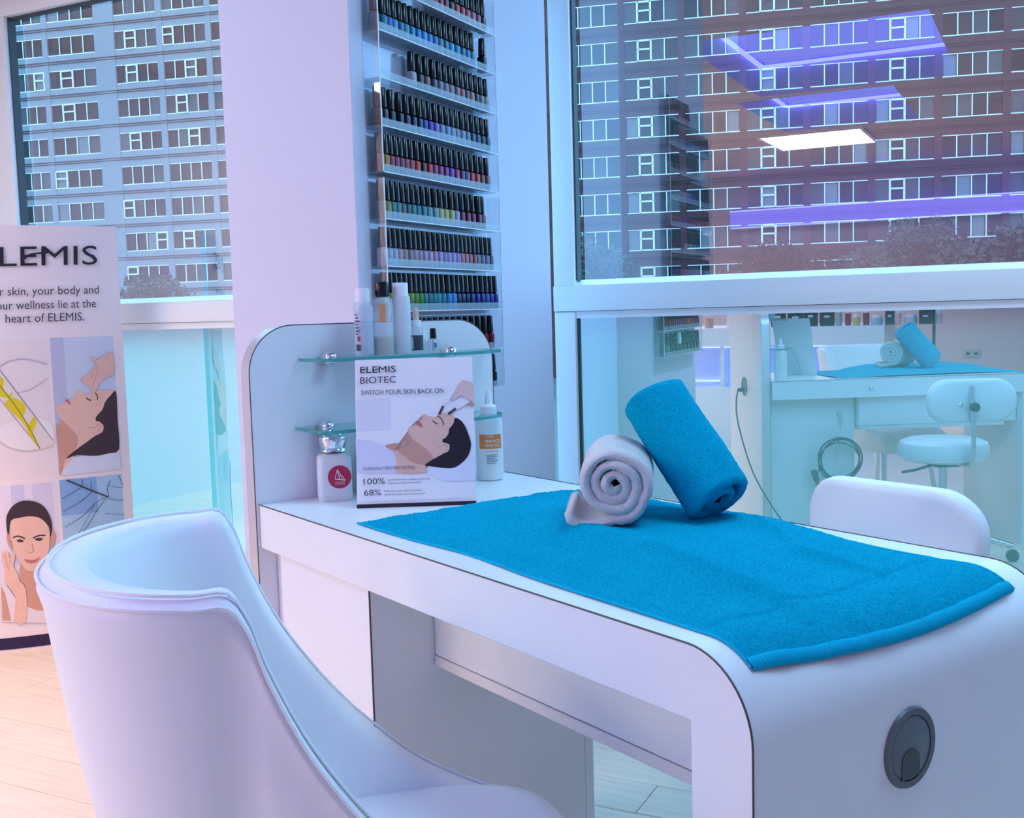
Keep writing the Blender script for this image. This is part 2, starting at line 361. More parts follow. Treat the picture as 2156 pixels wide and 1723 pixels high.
# cabinet
cab = ob('cabinet', box(0.062, 0.397, 0.010, 0.434, 0.0, 0.6785, WHITE, bevel=0.001, seg=1), desk)
ob('edge_line', box(0.3958, 0.3978, 0.0092, 0.0115, 0.0, 0.678, DARKLINE), cab)
door = ob('cabinet_door', box(0.004, 0.395, 0.436, 0.456, 0.03, 0.672, WHITE, bevel=0.0012, seg=1), desk)
ob('lock', lathe([(0, 0), (0.011, 0), (0.011, 0.004), (0.009, 0.006), (0, 0.006)], 18, METAL), door, (0.325, 0.456, 0.60), (math.radians(-90), 0, 0))
ob('key', join_meshes([box(-.0012, .0012, -.0008, .0008, -0.055, -0.022), box(-.006, .006, -.001, .001, -0.022, 0.0)], METAL), door, (0.328, 0.4685, 0.585))
ob('recess_panel', box(0.002, 0.060, 0.03, 0.43, 0.0, 0.6785, WHITE), desk)
# hanging drawer box between cabinet and end leg
dr = ob('drawer', box(0.399, 1.10, 0.125, 0.50, 0.549, 0.6785, WHITE, bevel=0.001, seg=1), desk)
ob('drawer_rail', box(0.399, 1.045, 0.1235, 0.502, 0.531, 0.5478, mat('cream_laminate', (0.84, 0.80, 0.78), 0.4), bevel=0.001, seg=1), dr)
ob('lock', lathe([(0, 0), (0.010, 0), (0.010, 0.004), (0.008, 0.006), (0, 0.006)], 18, METAL), desk, (0.432, DW, 0.716), (math.radians(-90), 0, 0))
# end cable port
gp = ob('cable_port', lathe([(0.0, 0.001), (0.036, 0.001), (0.0365, 0.0035), (0.044, 0.0035), (0.0455, 0.0), (0.0, -0.002)], 40, GREY), desk, (SE, 0.250, 0.612), (0, math.radians(90), 0))
gp.scale = (1, 1, 1)
ob('port_cover', lathe([(0.0, 0.0), (0.0352, 0.0), (0.0352, 0.002), (0.034, 0.0026), (0.0, 0.0026)], 36, mat('slate_plastic', (0.13, 0.15, 0.17), 0.4)), gp, (0, 0, 0.0005))
ob('port_opening', prism([(-0.016, -0.016), (0.016, -0.016), (0.016, 0.004)] + [(0.016 * math.cos(a), 0.004 + 0.012 * math.sin(a)) for a in [math.pi * i / 8 for i in range(1, 8)]] + [(-0.016, 0.004)], 0.0, 0.0042, 'z', GREY2), gp, (0.0165, -0.002, 0.0), (0, 0, math.radians(90)))
# chrome cable hook on the cabinet door
ob('cable_hook', tube([(0.310, 0.456, 0.50), (0.310, 0.485, 0.50), (0.310, 0.488, 0.495), (0.310, 0.488, 0.40)], 0.005, 8, METAL, smooth_path=4), door)

# glass shelves with chrome clamps
GEDGE = mat('glass_edge', (0.05, 0.36, 0.33), 0.15, alpha_t=0.25)
GSHELF = glass_mat('shelf_glass', 0.10, (0.86, 0.97, 0.96))
def glass_shelf(t0, t1, z, dep):
    pts = [(0.0, t0), (0.0, t1), (dep * .45, t1)] + [(dep * .45 + dep * .55 * math.sin(a), t1 - 0.09 + 0.09 * math.cos(a)) for a in [math.pi / 2 * i / 6 for i in range(1, 7)]] + \
          [(dep, t0 + 0.03), (dep * .92, t0 + 0.006), (dep * .8, t0)]
    sh = ob('glass_shelf', prism(pts[::-1], z - 0.003, z + 0.003, 'z', GSHELF), desk)
    vs_ = []; fs = []; P = pts[2:] + [pts[0]]
    P = [pts[1]] + pts[2:] + [pts[0]]
    for p in P: vs_ += [(p[0] + .0002, p[1], z - 0.003), (p[0] + .0002, p[1], z + 0.003)]
    for i in range(len(P) - 1): fs.append((2 * i, 2 * i + 1, 2 * i + 3, 2 * i + 2))
    ob('glass_edge', me_from('glass_edge', vs_, fs, True, GEDGE), sh)
    for tc_ in (t0 + 0.055, t1 - 0.10):
        ob('shelf_clamp', lathe([(0.0, 0.0), (0.011, 0.0), (0.0135, 0.008), (0.0135, 0.024), (0.010, 0.032), (0.004, 0.036), (0, 0.036)], 16, METAL), sh, (0.0, tc_, z), (0, math.radians(90), 0))
glass_shelf(0.090, 0.512, 1.022, 0.105)
glass_shelf(0.078, 0.50, 0.894, 0.125)

# ================================================================== TOWELS
def towel_mat(name, c0, c1, dist=0.004, scale=420):
    m = mat(name, c0, 0.95, spec=0.03); nt = m.node_tree; b = nt.nodes['Principled BSDF']
    tc = nt.nodes.new('ShaderNodeTexCoord'); n = nt.nodes.new('ShaderNodeTexNoise'); n.inputs['Scale'].default_value = scale; n.inputs['Detail'].default_value = 5; n.inputs['Roughness'].default_value = 0.65
    nt.links.new(tc.outputs['Object'], n.inputs['Vector'])
    r = nt.nodes.new('ShaderNodeValToRGB'); r.color_ramp.elements[0].position = 0.30; r.color_ramp.elements[1].position = 0.72
    r.color_ramp.elements[0].color = (*c1, 1); r.color_ramp.elements[1].color = (*c0, 1)
    nt.links.new(n.outputs['Fac'], r.inputs[0]); nt.links.new(r.outputs[0], b.inputs['Base Color'])
    bp = nt.nodes.new('ShaderNodeBump'); bp.inputs['Strength'].default_value = 0.9; bp.inputs['Distance'].default_value = dist
    nt.links.new(n.outputs['Fac'], bp.inputs['Height']); nt.links.new(bp.outputs['Normal'], b.inputs['Normal']); return m
TEAL = towel_mat('turquoise_terry', (0.004, 0.62, 0.86), (0.001, 0.30, 0.52))
TEALHEM = mat('turquoise_hem', (0.006, 0.46, 0.68), 0.9, bump=0.5, bscale=700, spec=0.05)
WTOW = towel_mat('white_terry', (0.96, 0.94, 0.94), (0.82, 0.78, 0.78))
# path along the desk top and over its rounded end: arc length -> (s, z, normal)
def desk_path(u):
    if u <= SE - R: return (u, DZ, 0.0, 1.0)
    a = (u - (SE - R)) / R
    if a <= math.pi / 2: return (SE - R + R * math.sin(a), DZ - R + R * math.cos(a), math.sin(a), math.cos(a))
    return (SE, DZ - R - (u - (SE - R) - R * math.pi / 2), 1.0, 0.0)
def sstep(a, b, x):
    x = max(0, min(1, (x - a) / (b - a))); return x * x * (3 - 2 * x)
def ridge(d, w_far, w_near): return math.exp(-(d / (w_far if d > 0 else w_near)) ** 2)
def towel_h(s, t):
    wob = 0.010 * math.sin(s * 19) + 0.006 * math.sin(s * 37 + 1)
    tc = 0.195 - 0.07 * (s - 0.6) + wob
    A = sstep(0.34, 0.56, s) * (1 - sstep(0.84, 1.08, s))
    h = 0.022 * sstep(tc - 0.075, tc + 0.01, t) * A * (1 - 0.35 * sstep(0.42, 0.50, t))
    # folds (d > 0 on the window side); the steep side faces the room
    for (s0, t0, sl, s1, s2, amp, wf, wn) in ((0.60, 0.205, -0.10, 0.36, 0.86, 0.010, 0.050, 0.016), (0.86, 0.195, -0.16, 0.79, 1.14, 0.015, 0.034, 0.010), (0.40, 0.270, -0.30, 0.33, 0.60, 0.010, 0.040, 0.012),
                                              (0.82, 0.425, -0.55, 0.77, 0.98, 0.013, 0.030, 0.012), (0.96, 0.360, 0.02, 0.91, 1.12, 0.010, 0.026, 0.010), (0.70, 0.10, -0.06, 0.55, 0.98, 0.006, 0.04, 0.012), (0.46, 0.44, -0.12, 0.38, 0.58, 0.008, 0.03, 0.012)):
        d = (t - t0) - sl * (s - s0) + 0.010 * math.sin(s * 17 + t0 * 30)
        h += amp * ridge(d, wf, wn) * sstep(s1, s1 + 0.08, s) * (1 - sstep(s2 - 0.10, s2, s))
    h += 0.0034 * (noise.noise(Vector((s * 7, t * 20, 0))) + 0.5 * noise.noise(Vector((s * 20, t * 34, 4)))) + 0.0052
    # pressed level under the two rolls
    k = max(math.exp(-((s - 0.70) / 0.07) ** 4 - ((t - 0.31) / 0.08) ** 4), math.exp(-((s - 0.79) / 0.05) ** 4 - ((t - 0.41) / 0.07) ** 4)); h = h * (1 - k) + 0.027 * k
    edge = min(sstep(0.0, 0.03, t - T0(s)), sstep(0.0, 0.03, T1(s) - t)); h *= 0.35 + 0.65 * edge
    # woven border grooves
    for g in (0.352, 1.075): h -= 0.0045 * math.exp(-((s - g - 0.012 * math.sin(t * 9)) / 0.0035) ** 2)
    return max(h, 0.0012)
def T0(s): return 0.046 - 0.014 * (s - 0.3) / 0.9 + 0.012 * math.exp(-((s - 0.62) / 0.12) ** 2)
def T1(s): return 0.497 + 0.010 * math.sin(s * 5) + (0.012 * sstep(0.95, 1.15, s))
NU, NV = 300, 170; U0, U1 = 0.298, 1.160
def towel_pt(i, j, extra=0.0, fuzz=True):
    fv = j / NV; u1 = U1 + 0.017 * math.sin(fv * 3.1) + 0.002 * fv; u0 = U0 + 0.006 * math.sin(fv * 7)
    u = u0 + (u1 - u0) * i / NU; t = T0(u) + (T1(u) - T0(u)) * fv
    s, z, ns, nz = desk_path(u); h = towel_h(u, t) + extra
    if fuzz: h += 0.0016 * noise.noise(Vector((u * 330, t * 330, 1.3))) + 0.0010 * noise.noise(Vector((u * 800, t * 800, 7.1)))
    h = max(h, 0.0008)
    return (s + ns * h, t, z + nz * h)
vs_ = [towel_pt(i, j) for i in range(NU + 1) for j in range(NV + 1)]
fs = [(i * (NV + 1) + j, (i + 1) * (NV + 1) + j, (i + 1) * (NV + 1) + j + 1, i * (NV + 1) + j + 1) for i in range(NU) for j in range(NV)]
tw = thing('hand_towel', 'turquoise terry towel spread flat over the desk top and its rounded end', 'towel', DESK_A, DESK_ROT)
ob('terry_cloth', me_from('terry_cloth', vs_, fs, True, TEAL), tw)
# ribbed hem along the hanging end, plus side selvedges
hv, hf = [], []; HN = 420
for k in range(HN + 1):
    j = k * NV / HN; rib = 0.0009 * (1 + math.sin(k * 1.35))
    for (io, e) in ((NU - 4.2, 0.0002), (NU - 3, 0.0018 + rib), (NU + 0.6, 0.0018 + rib), (NU + 1.4, -0.0008)):
        hv.append(towel_pt(io, j, e, False))
for k in range(HN):
    for q in range(3): a = k * 4 + q; hf.append((a, a + 4, a + 5, a + 1))
ob('hem', me_from('hem', hv, hf, True, TEALHEM), tw)
for jj in (0, NV): ob('selvedge', tube([towel_pt(i, jj, 0.0003, False) for i in range(0, NU + 1, 3)], 0.0016, 6, TEALHEM), tw)

def rolled_towel(name, label, mtx, r_out, length, thick, turns, m, squash=1.0, flap=None, seed=0):
    """spiral cloth; local z is the roll axis, end face at z=0 looks along -z"""
    t = thing(name, label, 'towel', mtx=mtx)
    N = int(turns * 60); NZ = 46; th_end = turns * 2 * math.pi; pitch = (r_out - 0.004) / turns
    path = []; tks = []
    for i in range(N + 1):
        th = th_end * i / N; r = 0.004 + pitch * th / (2 * math.pi)
        r *= 1 + 0.10 * noise.noise(Vector((math.cos(th) * 1.1, math.sin(th) * 1.1, seed + th * .06)))
        tk = 1.0
        if not flap and th > th_end - 0.9: q_ = (th - th_end + 0.9) / 0.9; tk = 1 - 0.85 * q_ ** 1.5; r -= thick * 0.42 * q_ ** 1.5
        tks.append(tk); path.append((r * math.cos(th), r * math.sin(th) * squash))
    if flap: path += flap; tks += [1.0] * len(flap)
    P = [Vector(p) for p in path]; n = len(P); vs2, fs2 = [], []
    for i, p in enumerate(P):
        a = P[max(0, i - 1)]; b = P[min(n - 1, i + 1)]; d = (b - a).normalized(); nrm = Vector((d.y, -d.x))
        dz = 0.006 * noise.noise(Vector((i * .05, seed, 0)))
        for side in (1, -1):
            for k in range(NZ + 1):
                f = k / NZ; z = length * f
                e = min(f, 1 - f) * length; rd = min(1.0, math.sqrt(max(0.0, min(1.0, e / (thick * .5) * (2 - min(e / (thick * .5), 1)))))) if e < thick * .5 else 1.0
                off = side * thick * 0.5 * (0.25 + 0.75 * rd) * 0.94 * tks[i]
                q = p + nrm * off
                fz = 0.0014 * noise.noise(Vector((q.x * 300, q.y * 300, z * 300 + seed))) + 0.001 * noise.noise(Vector((q.x * 700, q.y * 700, z * 700)))
                q = q + nrm * (fz * side + 0.0025 * side * noise.noise(Vector((q.x * 18, q.y * 18, z * 14 + seed))))
                vs2.append((q.x, q.y, z + dz * (1 - 2 * f)))
    S = 2 * (NZ + 1)
    for i in range(n - 1):
        for k in range(NZ):
            a = i * S + k; fs2.append((a, a + 1, a + S + 1, a + S))
            c = i * S + NZ + 1 + k; fs2.append((c + 1, c, c + S, c + S + 1))
        a = i * S; fs2.append((a, a + S, a + S + NZ + 1, a + NZ + 1)); e2 = i * S + NZ; fs2.append((e2 + S, e2, e2 + NZ + 1, e2 + S + NZ + 1))
    a = (n - 1) * S; fs2.append(tuple(range(a, a + NZ + 1)) + tuple(range(a + 2 * NZ + 1, a + NZ, -1)))
    ob('terry_cloth', me_from('terry_cloth', vs2, fs2, True, m), t)
    return t
hfwd = Vector((CF.x, CF.y, 0)).normalized(); hrt = Vector((hfwd.y, -hfwd.x, 0)); UP = Vector((0, 0, 1))
# white roll: end towards the viewer
ax = (hfwd * math.cos(0.12) + hrt * math.sin(0.12) + UP * 0.03).normalized(); xx = hrt - ax * hrt.dot(ax); xx.normalize(); yy = ax.cross(xx)
def rest(px, py, dz, zt):
    'slide along the sight line until the roll just rests on the towel'
    v = ray(px, py); return CAM + v * ((zt + dz - CAM.z) / v.z)
wr_c = rest(1292, 1023, 0.0635, DZ + 0.026)
rolled_towel('rolled_towel', 'white terry towel rolled up with its spiral end showing', frame_mtx(wr_c, xx, yy, ax), 0.0515, 0.165, 0.0165, 2.75 + 0.5, WTOW, 0.98, flap=[(-0.016, 0.0565), (-0.034, 0.058), (-0.052, 0.057), (-0.062, 0.050), (-0.064, 0.041)], seed=3.0)
# turquoise roll leaning on the white one
axis = (hrt * (-0.42) + UP * 0.74 + hfwd * 0.50).normalized()   # from the low end up to the high end
bb_c = rest(1511, 1060, 0.057 * math.sqrt(1 - axis.z ** 2), DZ + 0.013)
xx = (hrt - axis * hrt.dot(axis)).normalized(); yy = axis.cross(xx)
rolled_towel('rolled_towel', 'turquoise terry towel rolled up and leaning against the white roll', frame_mtx(bb_c, xx, yy, axis), 0.0545, 0.200, 0.0185, 2.30, TEAL, 1.0, seed=9.0)

# ================================================================== TUB CHAIR
CHM = D(0.73, -0.343, 0.0); ch_el = (DD * 0.941 - NN * 0.337).normalized(); ch_ef = Vector((-ch_el.y, ch_el.x, 0))
chair = thing('tub_chair', 'white leather tub chair with stitched piping pulled up to the desk', 'chair', mtx=frame_mtx(CHM, ch_el, ch_ef, UP))
wing = [(0.0, 0.853), (0.018, 0.825), (0.032, 0.782), (0.062, 0.715), (0.095, 0.660), (0.137, 0.603), (0.184, 0.552), (0.251, 0.494), (0.332, 0.451), (0.395, 0.428)]
rim = []
for (f_, z_) in wing[::-1]: rim.append((-0.238 + 0.05 * (f_ / 0.4) ** 2, f_, z_))
for k in range(1, 24):
    ph = math.radians(-90 + 180 * k / 24); rim.append((0.238 * math.sin(ph), -0.188 * math.cos(ph) ** 0.9, 0.853 + 0.004 * math.cos(ph)))
for (f_, z_) in wing: rim.append((0.238 - 0.05 * (f_ / 0.4) ** 2, f_, z_))
rim = catmull(rim, 3)
def plan_n(i):
    a = rim[max(0, i - 1)]; b = rim[min(len(rim) - 1, i + 1)]; d = Vector((b.x - a.x, b.y - a.y)); d.normalize(); return Vector((d.y, -d.x))   # outward
NR = len(rim); nrm2 = [plan_n(i) for i in range(NR)]
for _ in range(3): nrm2 = [(nrm2[max(0, i - 1)] + nrm2[i] * 2 + nrm2[min(NR - 1, i + 1)]).normalized() for i in range(NR)]
ZB, ZI = 0.365, 0.40
def shell_section(i):
    r = rim[i]; n = nrm2[i]; pts = []
    T = 0.058
    def at(off, z): return Vector((r.x + n.x * off, r.y + n.y * off, z))
    H = r.z - ZB
    for f in (0.0, 0.12, 0.25, 0.4, 0.55, 0.7, 0.82, 0.92):      # outer, bottom to top
        z = ZB + H * f; pts.append(at(-0.20 * (r.z - z) + 0.012 * math.sin(f * math.pi), z))
    rr = 0.022
    for k in range(0, 7):                                        # rounded rim
        a = math.pi / 2 * k / 3
        cxo = -rr if k <= 3 else -(T - rr)
        pts.append(at((cxo + rr * math.cos(a)) if k <= 3 else (cxo + rr * math.cos(a)), r.z - rr + rr * math.sin(a)))
    Hi = max(0.02, r.z - 0.03 - ZI)
    for f in (0.90, 0.75, 0.6, 0.45, 0.3, 0.15, 0.0):
        z = ZI + Hi * f; pts.append(at(-T - 0.10 * (r.z - z), z))
    return pts
vs_, fs = [], []; M_ = None
for i in range(NR):
    s_ = shell_section(i); M_ = len(s_); vs_ += s_
for i in range(NR - 1):
    for k in range(M_ - 1): a = i * M_ + k; fs.append((a, a + M_, a + M_ + 1, a + 1))
    fs.append((i * M_ + M_ - 1, (i + 1) * M_ + M_ - 1, (i + 1) * M_, i * M_))
fs.append(tuple(range(M_))); fs.append(tuple((NR - 1) * M_ + k for k in range(M_ - 1, -1, -1)))
bm = bmesh.new(); bv = [bm.verts.new(v) for v in vs_]
for f in fs: bm.faces.new([bv[k] for k in f])
ob('shell', bm_to('shell', bm, LEATHER, True), chair)
for off, dz in ((0.0015, -0.010), (-0.010, 0.0010)):
    pp = [Vector((rim[i].x + nrm2[i].x * (off - 0.002), rim[i].y + nrm2[i].y * (off - 0.002), rim[i].z + dz)) for i in range(NR)]
    ob('piping', tube(pp, 0.0019, 6, LEATHER), chair)
# seat cushion: superellipse slab, crowned
so_ = []
for k in range(48):
    a = 2 * math.pi * k / 48; c_, s_ = math.cos(a), math.sin(a); e = 0.55
    so_.append((0.178 * math.copysign(abs(c_) ** e, c_), 0.145 + 0.262 * math.copysign(abs(s_) ** e, s_)))
vs_, fs = [], []; rings = [(0.90, 0.372), (0.97, 0.380), (1.0, 0.400), (1.0, 0.440), (0.985, 0.456), (0.95, 0.466), (0.85, 0.473), (0.6, 0.478), (0.3, 0.480)]
for (k_, z_) in rings:
    for p in so_: vs_.append((p[0] * k_, 0.145 + (p[1] - 0.145) * k_, z_))
for j in range(len(rings) - 1):
    for k in range(48): fs.append((j * 48 + k, j * 48 + (k + 1) % 48, (j + 1) * 48 + (k + 1) % 48, (j + 1) * 48 + k))
fs.append(tuple(range(47, -1, -1))); fs.append(tuple((len(rings) - 1) * 48 + k for k in range(48)))
ob('seat', me_from('seat', vs_, fs, True, LEATHER), chair)
ob('seat_base', box(-0.15, 0.15, -0.06, 0.34, 0.345, 0.375, LEATHER, bevel=0.01), chair)
for lx, ly in ((-0.15, -0.06), (0.15, -0.06), (-0.15, 0.33), (0.15, 0.33)):
    ob('leg', tube([(lx * 0.9, 0.14 + (ly - 0.14) * 0.9, 0.35), (lx * 1.15, 0.14 + (ly - 0.14) * 1.15, 0.0)], [0.016, 0.010], 10, METAL), chair)

# ================================================================== STOOL behind the desk
stool = thing('technician_stool', 'white padded swivel stool with backrest behind the desk', 'stool', D(0.665, 0.74, 0), DESK_ROT)
ob('seat', lathe([(0.0, 0.425), (0.15, 0.425), (0.172, 0.435), (0.180, 0.455), (0.180, 0.480), (0.172, 0.500), (0.145, 0.512), (0.0, 0.516)], 36, LEATHER), stool)
def pad(w_, h_, th, m):
    o_ = rrect(-w_ / 2, w_ / 2, -h_ / 2, h_ / 2, h_ * 0.46, 10); bm = bmesh.new(); loops = []
    for (k_, y_) in ((0.80, -th / 2), (0.93, -th * .46), (0.985, -th * .30), (1.0, 0.0), (0.985, th * .30), (0.93, th * .46), (0.80, th / 2)):
        loops.append([bm.verts.new((p[0] * (1 - (1 - k_) * .55), y_ + 0.9 * (p[0]) ** 2, p[1] * k_)) for p in o_])
    n = len(o_)
    for a, b in zip(loops, loops[1:]):
        for k in range(n): bm.faces.new((a[k], a[(k + 1) % n], b[(k + 1) % n], b[k]))
    for L_, rev in ((loops[0], True), (loops[-1], False)):
        c = bm.verts.new((0, L_[0].co.y * 0 + (-th / 2 if rev else th / 2), 0))
        for k in range(n): bm.faces.new((L_[k], L_[(k + 1) % n], c) if not rev else (L_[(k + 1) % n], L_[k], c))
    return bm_to('pad', bm, m, True)
bk = ob('backrest', pad(0.36, 0.176, 0.05, LEATHER), stool, (0.025, 0.165, 0.686))
ob('bracket', tube([(0.0, 0.030, 0.06), (0.0, 0.040, -0.02), (0.0, 0.050, -0.12), (0.0, 0.045, -0.235), (0.0, 0.02, -0.262), (0.0, -0.10, -0.265)], 0.010, 8, METAL, smooth_path=4), bk)
ob('knob', lathe([(0, 0), (0.018, 0), (0.020, 0.006), (0.018, 0.022), (0, 0.024)], 14, BLACK), bk, (0.0, 0.048, -0.022), (math.radians(-90), 0, 0))
ob('bolt', lathe([(0, 0), (0.010, 0), (0.010, 0.008), (0.006, 0.012), (0, 0.012)], 12, METAL), bk, (-0.045, 0.026, -0.015), (math.radians(-90), 0, 0))
ob('tilt_plate', box(-0.06, 0.06, -0.07, 0.07, 0.402, 0.424, BLACK, bevel=0.004), stool)
ob('tilt_lever', tube([(-0.04, 0.0, 0.405), (-0.13, 0.03, 0.39), (-0.19, 0.04, 0.385)], 0.006, 8, BLACK), stool)
ob('gas_lift', lathe([(0.0, 0.09), (0.025, 0.09), (0.025, 0.27), (0.017, 0.272), (0.017, 0.402), (0, 0.402)], 16, METAL), stool)
for k in range(5):
    a = math.radians(72 * k + 20); c_, s_ = math.cos(a), math.sin(a)
    arm = ob('base_arm', tube([(0.02 * c_, 0.02 * s_, 0.105), (0.14 * c_, 0.14 * s_, 0.10), (0.27 * c_, 0.27 * s_, 0.068)], [0.022, 0.018, 0.012], 10, METAL, smooth_path=4), stool)
    ob('caster', lathe([(0, -0.012), (0.024, -0.012), (0.026, -0.008), (0.026, 0.008), (0.024, 0.012), (0, 0.012)], 14, BLACK), arm, (0.27 * c_, 0.27 * s_, 0.0265), (math.radians(90), 0, a))

# ================================================================== TEXT + PRINT HELPERS
def text2d(body, bold=0.0):
    cu = bpy.data.curves.new('lettering', 'FONT'); cu.body = body; cu.size = 1.0; cu.resolution_u = 3; cu.offset = bold
    o = bpy.data.objects.new('lettering', cu); COL.objects.link(o)
    dg = bpy.context.evaluated_depsgraph_get(); me = bpy.data.meshes.new_from_object(o.evaluated_get(dg))
    V = [v.co.xy.copy() for v in me.vertices]; F = [tuple(p.vertices) for p in me.polygons]
    bpy.data.objects.remove(o); bpy.data.curves.remove(cu); bpy.data.meshes.remove(me)
    x0 = min(v.x for v in V); x1 = max(v.x for v in V)
    return [((v.x - x0) / (x1 - x0), v.y / 0.70) for v in V], F        # x 0..1, cap height -> 1
def refine(V, F, lim):
    bm = bmesh.new(); bv = [bm.verts.new((v[0], v[1], 0)) for v in V]
    for f in F:
        try: bm.faces.new([bv[k] for k in f])
        except ValueError: pass
    bmesh.ops.triangulate(bm, faces=bm.faces[:])
    for _ in range(6):
        es = [e for e in bm.edges if e.calc_length() > lim]
        if not es: break
        bmesh.ops.subdivide_edges(bm, edges=es, cuts=1); bmesh.ops.triangulate(bm, faces=[f for f in bm.faces if len(f.verts) > 3])
    V2 = [(v.co.x, v.co.y) for v in bm.verts]; bm.verts.index_update(); F2 = [tuple(v.index for v in f.verts) for f in bm.faces]; bm.free()
    return V2, F2
class Print:
    """flat print on a board: px2uv turns a photo pixel into board coordinates, uv2p lifts board coordinates to 3D"""
    def __init__(self, root, px2uv, uv2p, lim=None): self.root, self.px2uv, self.uv2p, self.lim, self.layer = root, px2uv, uv2p, lim, 0
    def _mk(self, name, V, F, m):
        if self.lim: V, F = refine(V, F, self.lim)
        self.layer += 1
        me = me_from(name, [self.uv2p(u, v, 0.00012 * self.layer) for u, v in V], F, False, m)
        return ob(name, me, self.root)
    def poly(self, name, pts, m, smooth=4, tr=None):
        if tr: pts = [(tr[0] + p[0] / tr[2], tr[1] + p[1] / tr[2]) for p in pts]
        if smooth: pts = [(p.x, p.y) for p in catmull([Vector((q[0], q[1], 0)) for q in pts], smooth, True)]
        V = [self.px2uv(*p) for p in pts]
        bm = bmesh.new(); f = bm.faces.new([bm.verts.new((u, v, 0)) for u, v in V]); r = bmesh.ops.triangulate(bm, faces=[f]); bm.verts.index_update()
        V = [(v.co.x, v.co.y) for v in bm.verts]; F = [tuple(v.index for v in q.verts) for q in bm.faces]; bm.free()
        return self._mk(name, V, F, m)
    def rect_uv(self, name, u0, u1, v0, v1, m):
        return self._mk(name, [(u0, v0), (u1, v0), (u1, v1), (u0, v1)], [(0, 1, 2, 3)], m)
    def line(self, name, pts, wd, m, smooth=4, tr=None):
        if tr: pts = [(tr[0] + p[0] / tr[2], tr[1] + p[1] / tr[2]) for p in pts]
        P = catmull([Vector((*self.px2uv(*p), 0)) for p in pts], smooth) if smooth else [Vector((*self.px2uv(*p), 0)) for p in pts]
        V, F = [], []
        for i, p in enumerate(P):
            d = (P[min(i + 1, len(P) - 1)] - P[max(i - 1, 0)]).normalized(); n = Vector((-d.y, d.x, 0)) * wd / 2
            V += [(p + n).xy[:], (p - n).xy[:]]
        F = [(2 * i, 2 * i + 1, 2 * i + 3, 2 * i + 2) for i in range(len(P) - 1)]
        return self._mk(name, V, F, m)
    def text(self, body, bl, br, tl, m, bold=0.0, name='lettering'):
        V, F = text2d(body, bold); B_ = Vector(self.px2uv(*bl)); X_ = Vector(self.px2uv(*br)) - B_; Y_ = Vector(self.px2uv(*tl)) - B_
        V = [tuple(B_ + X_ * x + Y_ * y) for x, y in V]
        lim, self.lim = self.lim, None
        o = self._mk(name, V, F, m); self.lim = lim; return o
def pm(name, r, g, b, rough=0.45):
    v_ = 0.10 if 'skin' in name or 'hand' in name or 'face' in name else 0.0
    c = [((x / 255) / 12.92 if x / 255 <= 0.04045 else ((x / 255 + 0.055) / 1.055) ** 2.4) for x in (r, g, b)]
    return mat('print_' + name, tuple(c), rough, var=v_, vscale=18)
INK = pm('ink', 28, 22, 42); INKG = pm('ink_grey', 70, 64, 78); SKIN = pm('skin', 232, 186, 168); SKIN2 = pm('skin_shade', 206, 152, 132); HAIR = pm('hair', 26, 18, 30)
LIP = pm('lip', 190, 112, 118); PAPER = pm('paper', 240, 236, 240); PALE = pm('pale_grey', 214, 212, 226); PALE2 = pm('pale_lilac', 224, 216, 232); PINKW = pm('pink_white', 238, 222, 224)

# ================================================================== COUNTER-TOP POSTER
pA = on_z(752, 1071, DZ); pB = on_z(1003, 1063, DZ); pL = (pB - pA).normalized(); pN0 = Vector((pL.y, -pL.x, 0)); lean = math.radians(12)
pN = (pN0 * math.cos(lean) + UP * math.sin(lean)).normalized(); pU = pN.cross(pL).normalized()
poster = thing('showcard', 'printed skincare showcard leaning upright on the desk in front of the backboard', 'poster', mtx=frame_mtx(pA, pL, -pN, pU))
pwid = (pB - pA).length; phei = 0.267
ob('card', box(0, pwid, 0.0002, 0.003, 0.0, phei, PAPER, bevel=0.0006, seg=1), poster)
ob('easel_strut', prism([(pwid * .36, 0.0), (pwid * .62, 0.0), (pwid * .50, 0.16), (pwid * .40, 0.17)], 0.0, 0.0022, 'y', pm('card_back', 214, 222, 232)), poster, (0, 0.004, 0.0), (math.radians(-16), 0, 0))
def p_px(px, py): q = on_plane(px, py, pA, pN) - pA; return (q.dot(pL), q.dot(pU))
P = Print(poster, p_px, lambda u, v, o: (u, -o, v))
T5 = (700, 750, 5.0675)
P.poly('photo_backdrop', [(255, 470), (610, 450), (620, 780), (255, 800)], pm('poster_bg', 226, 222, 234), 0, T5)
P.poly('photo_sheet', [(245, 890), (420, 900), (560, 960), (640, 1010), (690, 1100), (690, 1250), (265, 1250)], pm('poster_sheet', 218, 216, 236), 0, T5)
P.poly('photo_pillow', [(1000, 1250), (1010, 1150), (1200, 1195), (1400, 1130), (1470, 1060), (1518, 1060), (1526, 1330), (1200, 1340)], pm('poster_pillow', 226, 226, 242), 0, T5)
P.poly('photo_shoulder', [(560, 958), (640, 935), (700, 932), (748, 968), (700, 1015), (640, 1010)], SKIN2, 4, T5)
P.poly('photo_face', [(1310, 665), (1270, 622), (1215, 605), (1150, 615), (1095, 645), (1055, 648), (1010, 632), (975, 616), (952, 638), (962, 665), (945, 685), (905, 690), (886, 706), (893, 730), (850, 750), (812, 768), (806, 795), (825, 845), (850, 890), (820, 940), (745, 985), (690, 1005), (640, 1010), (662, 1050), (690, 1150), (690, 1250), (1000, 1248), (990, 1190), (1010, 1150), (1150, 1070), (1190, 1000), (1250, 960), (1240, 850), (1290, 750)], SKIN, 3, T5)
P.poly('photo_neck_shade', [(850, 890), (900, 920), (1020, 1010), (1080, 1100), (1000, 1160), (860, 1140), (760, 1060), (700, 1015), (745, 985), (820, 940)], SKIN2, 3, T5)
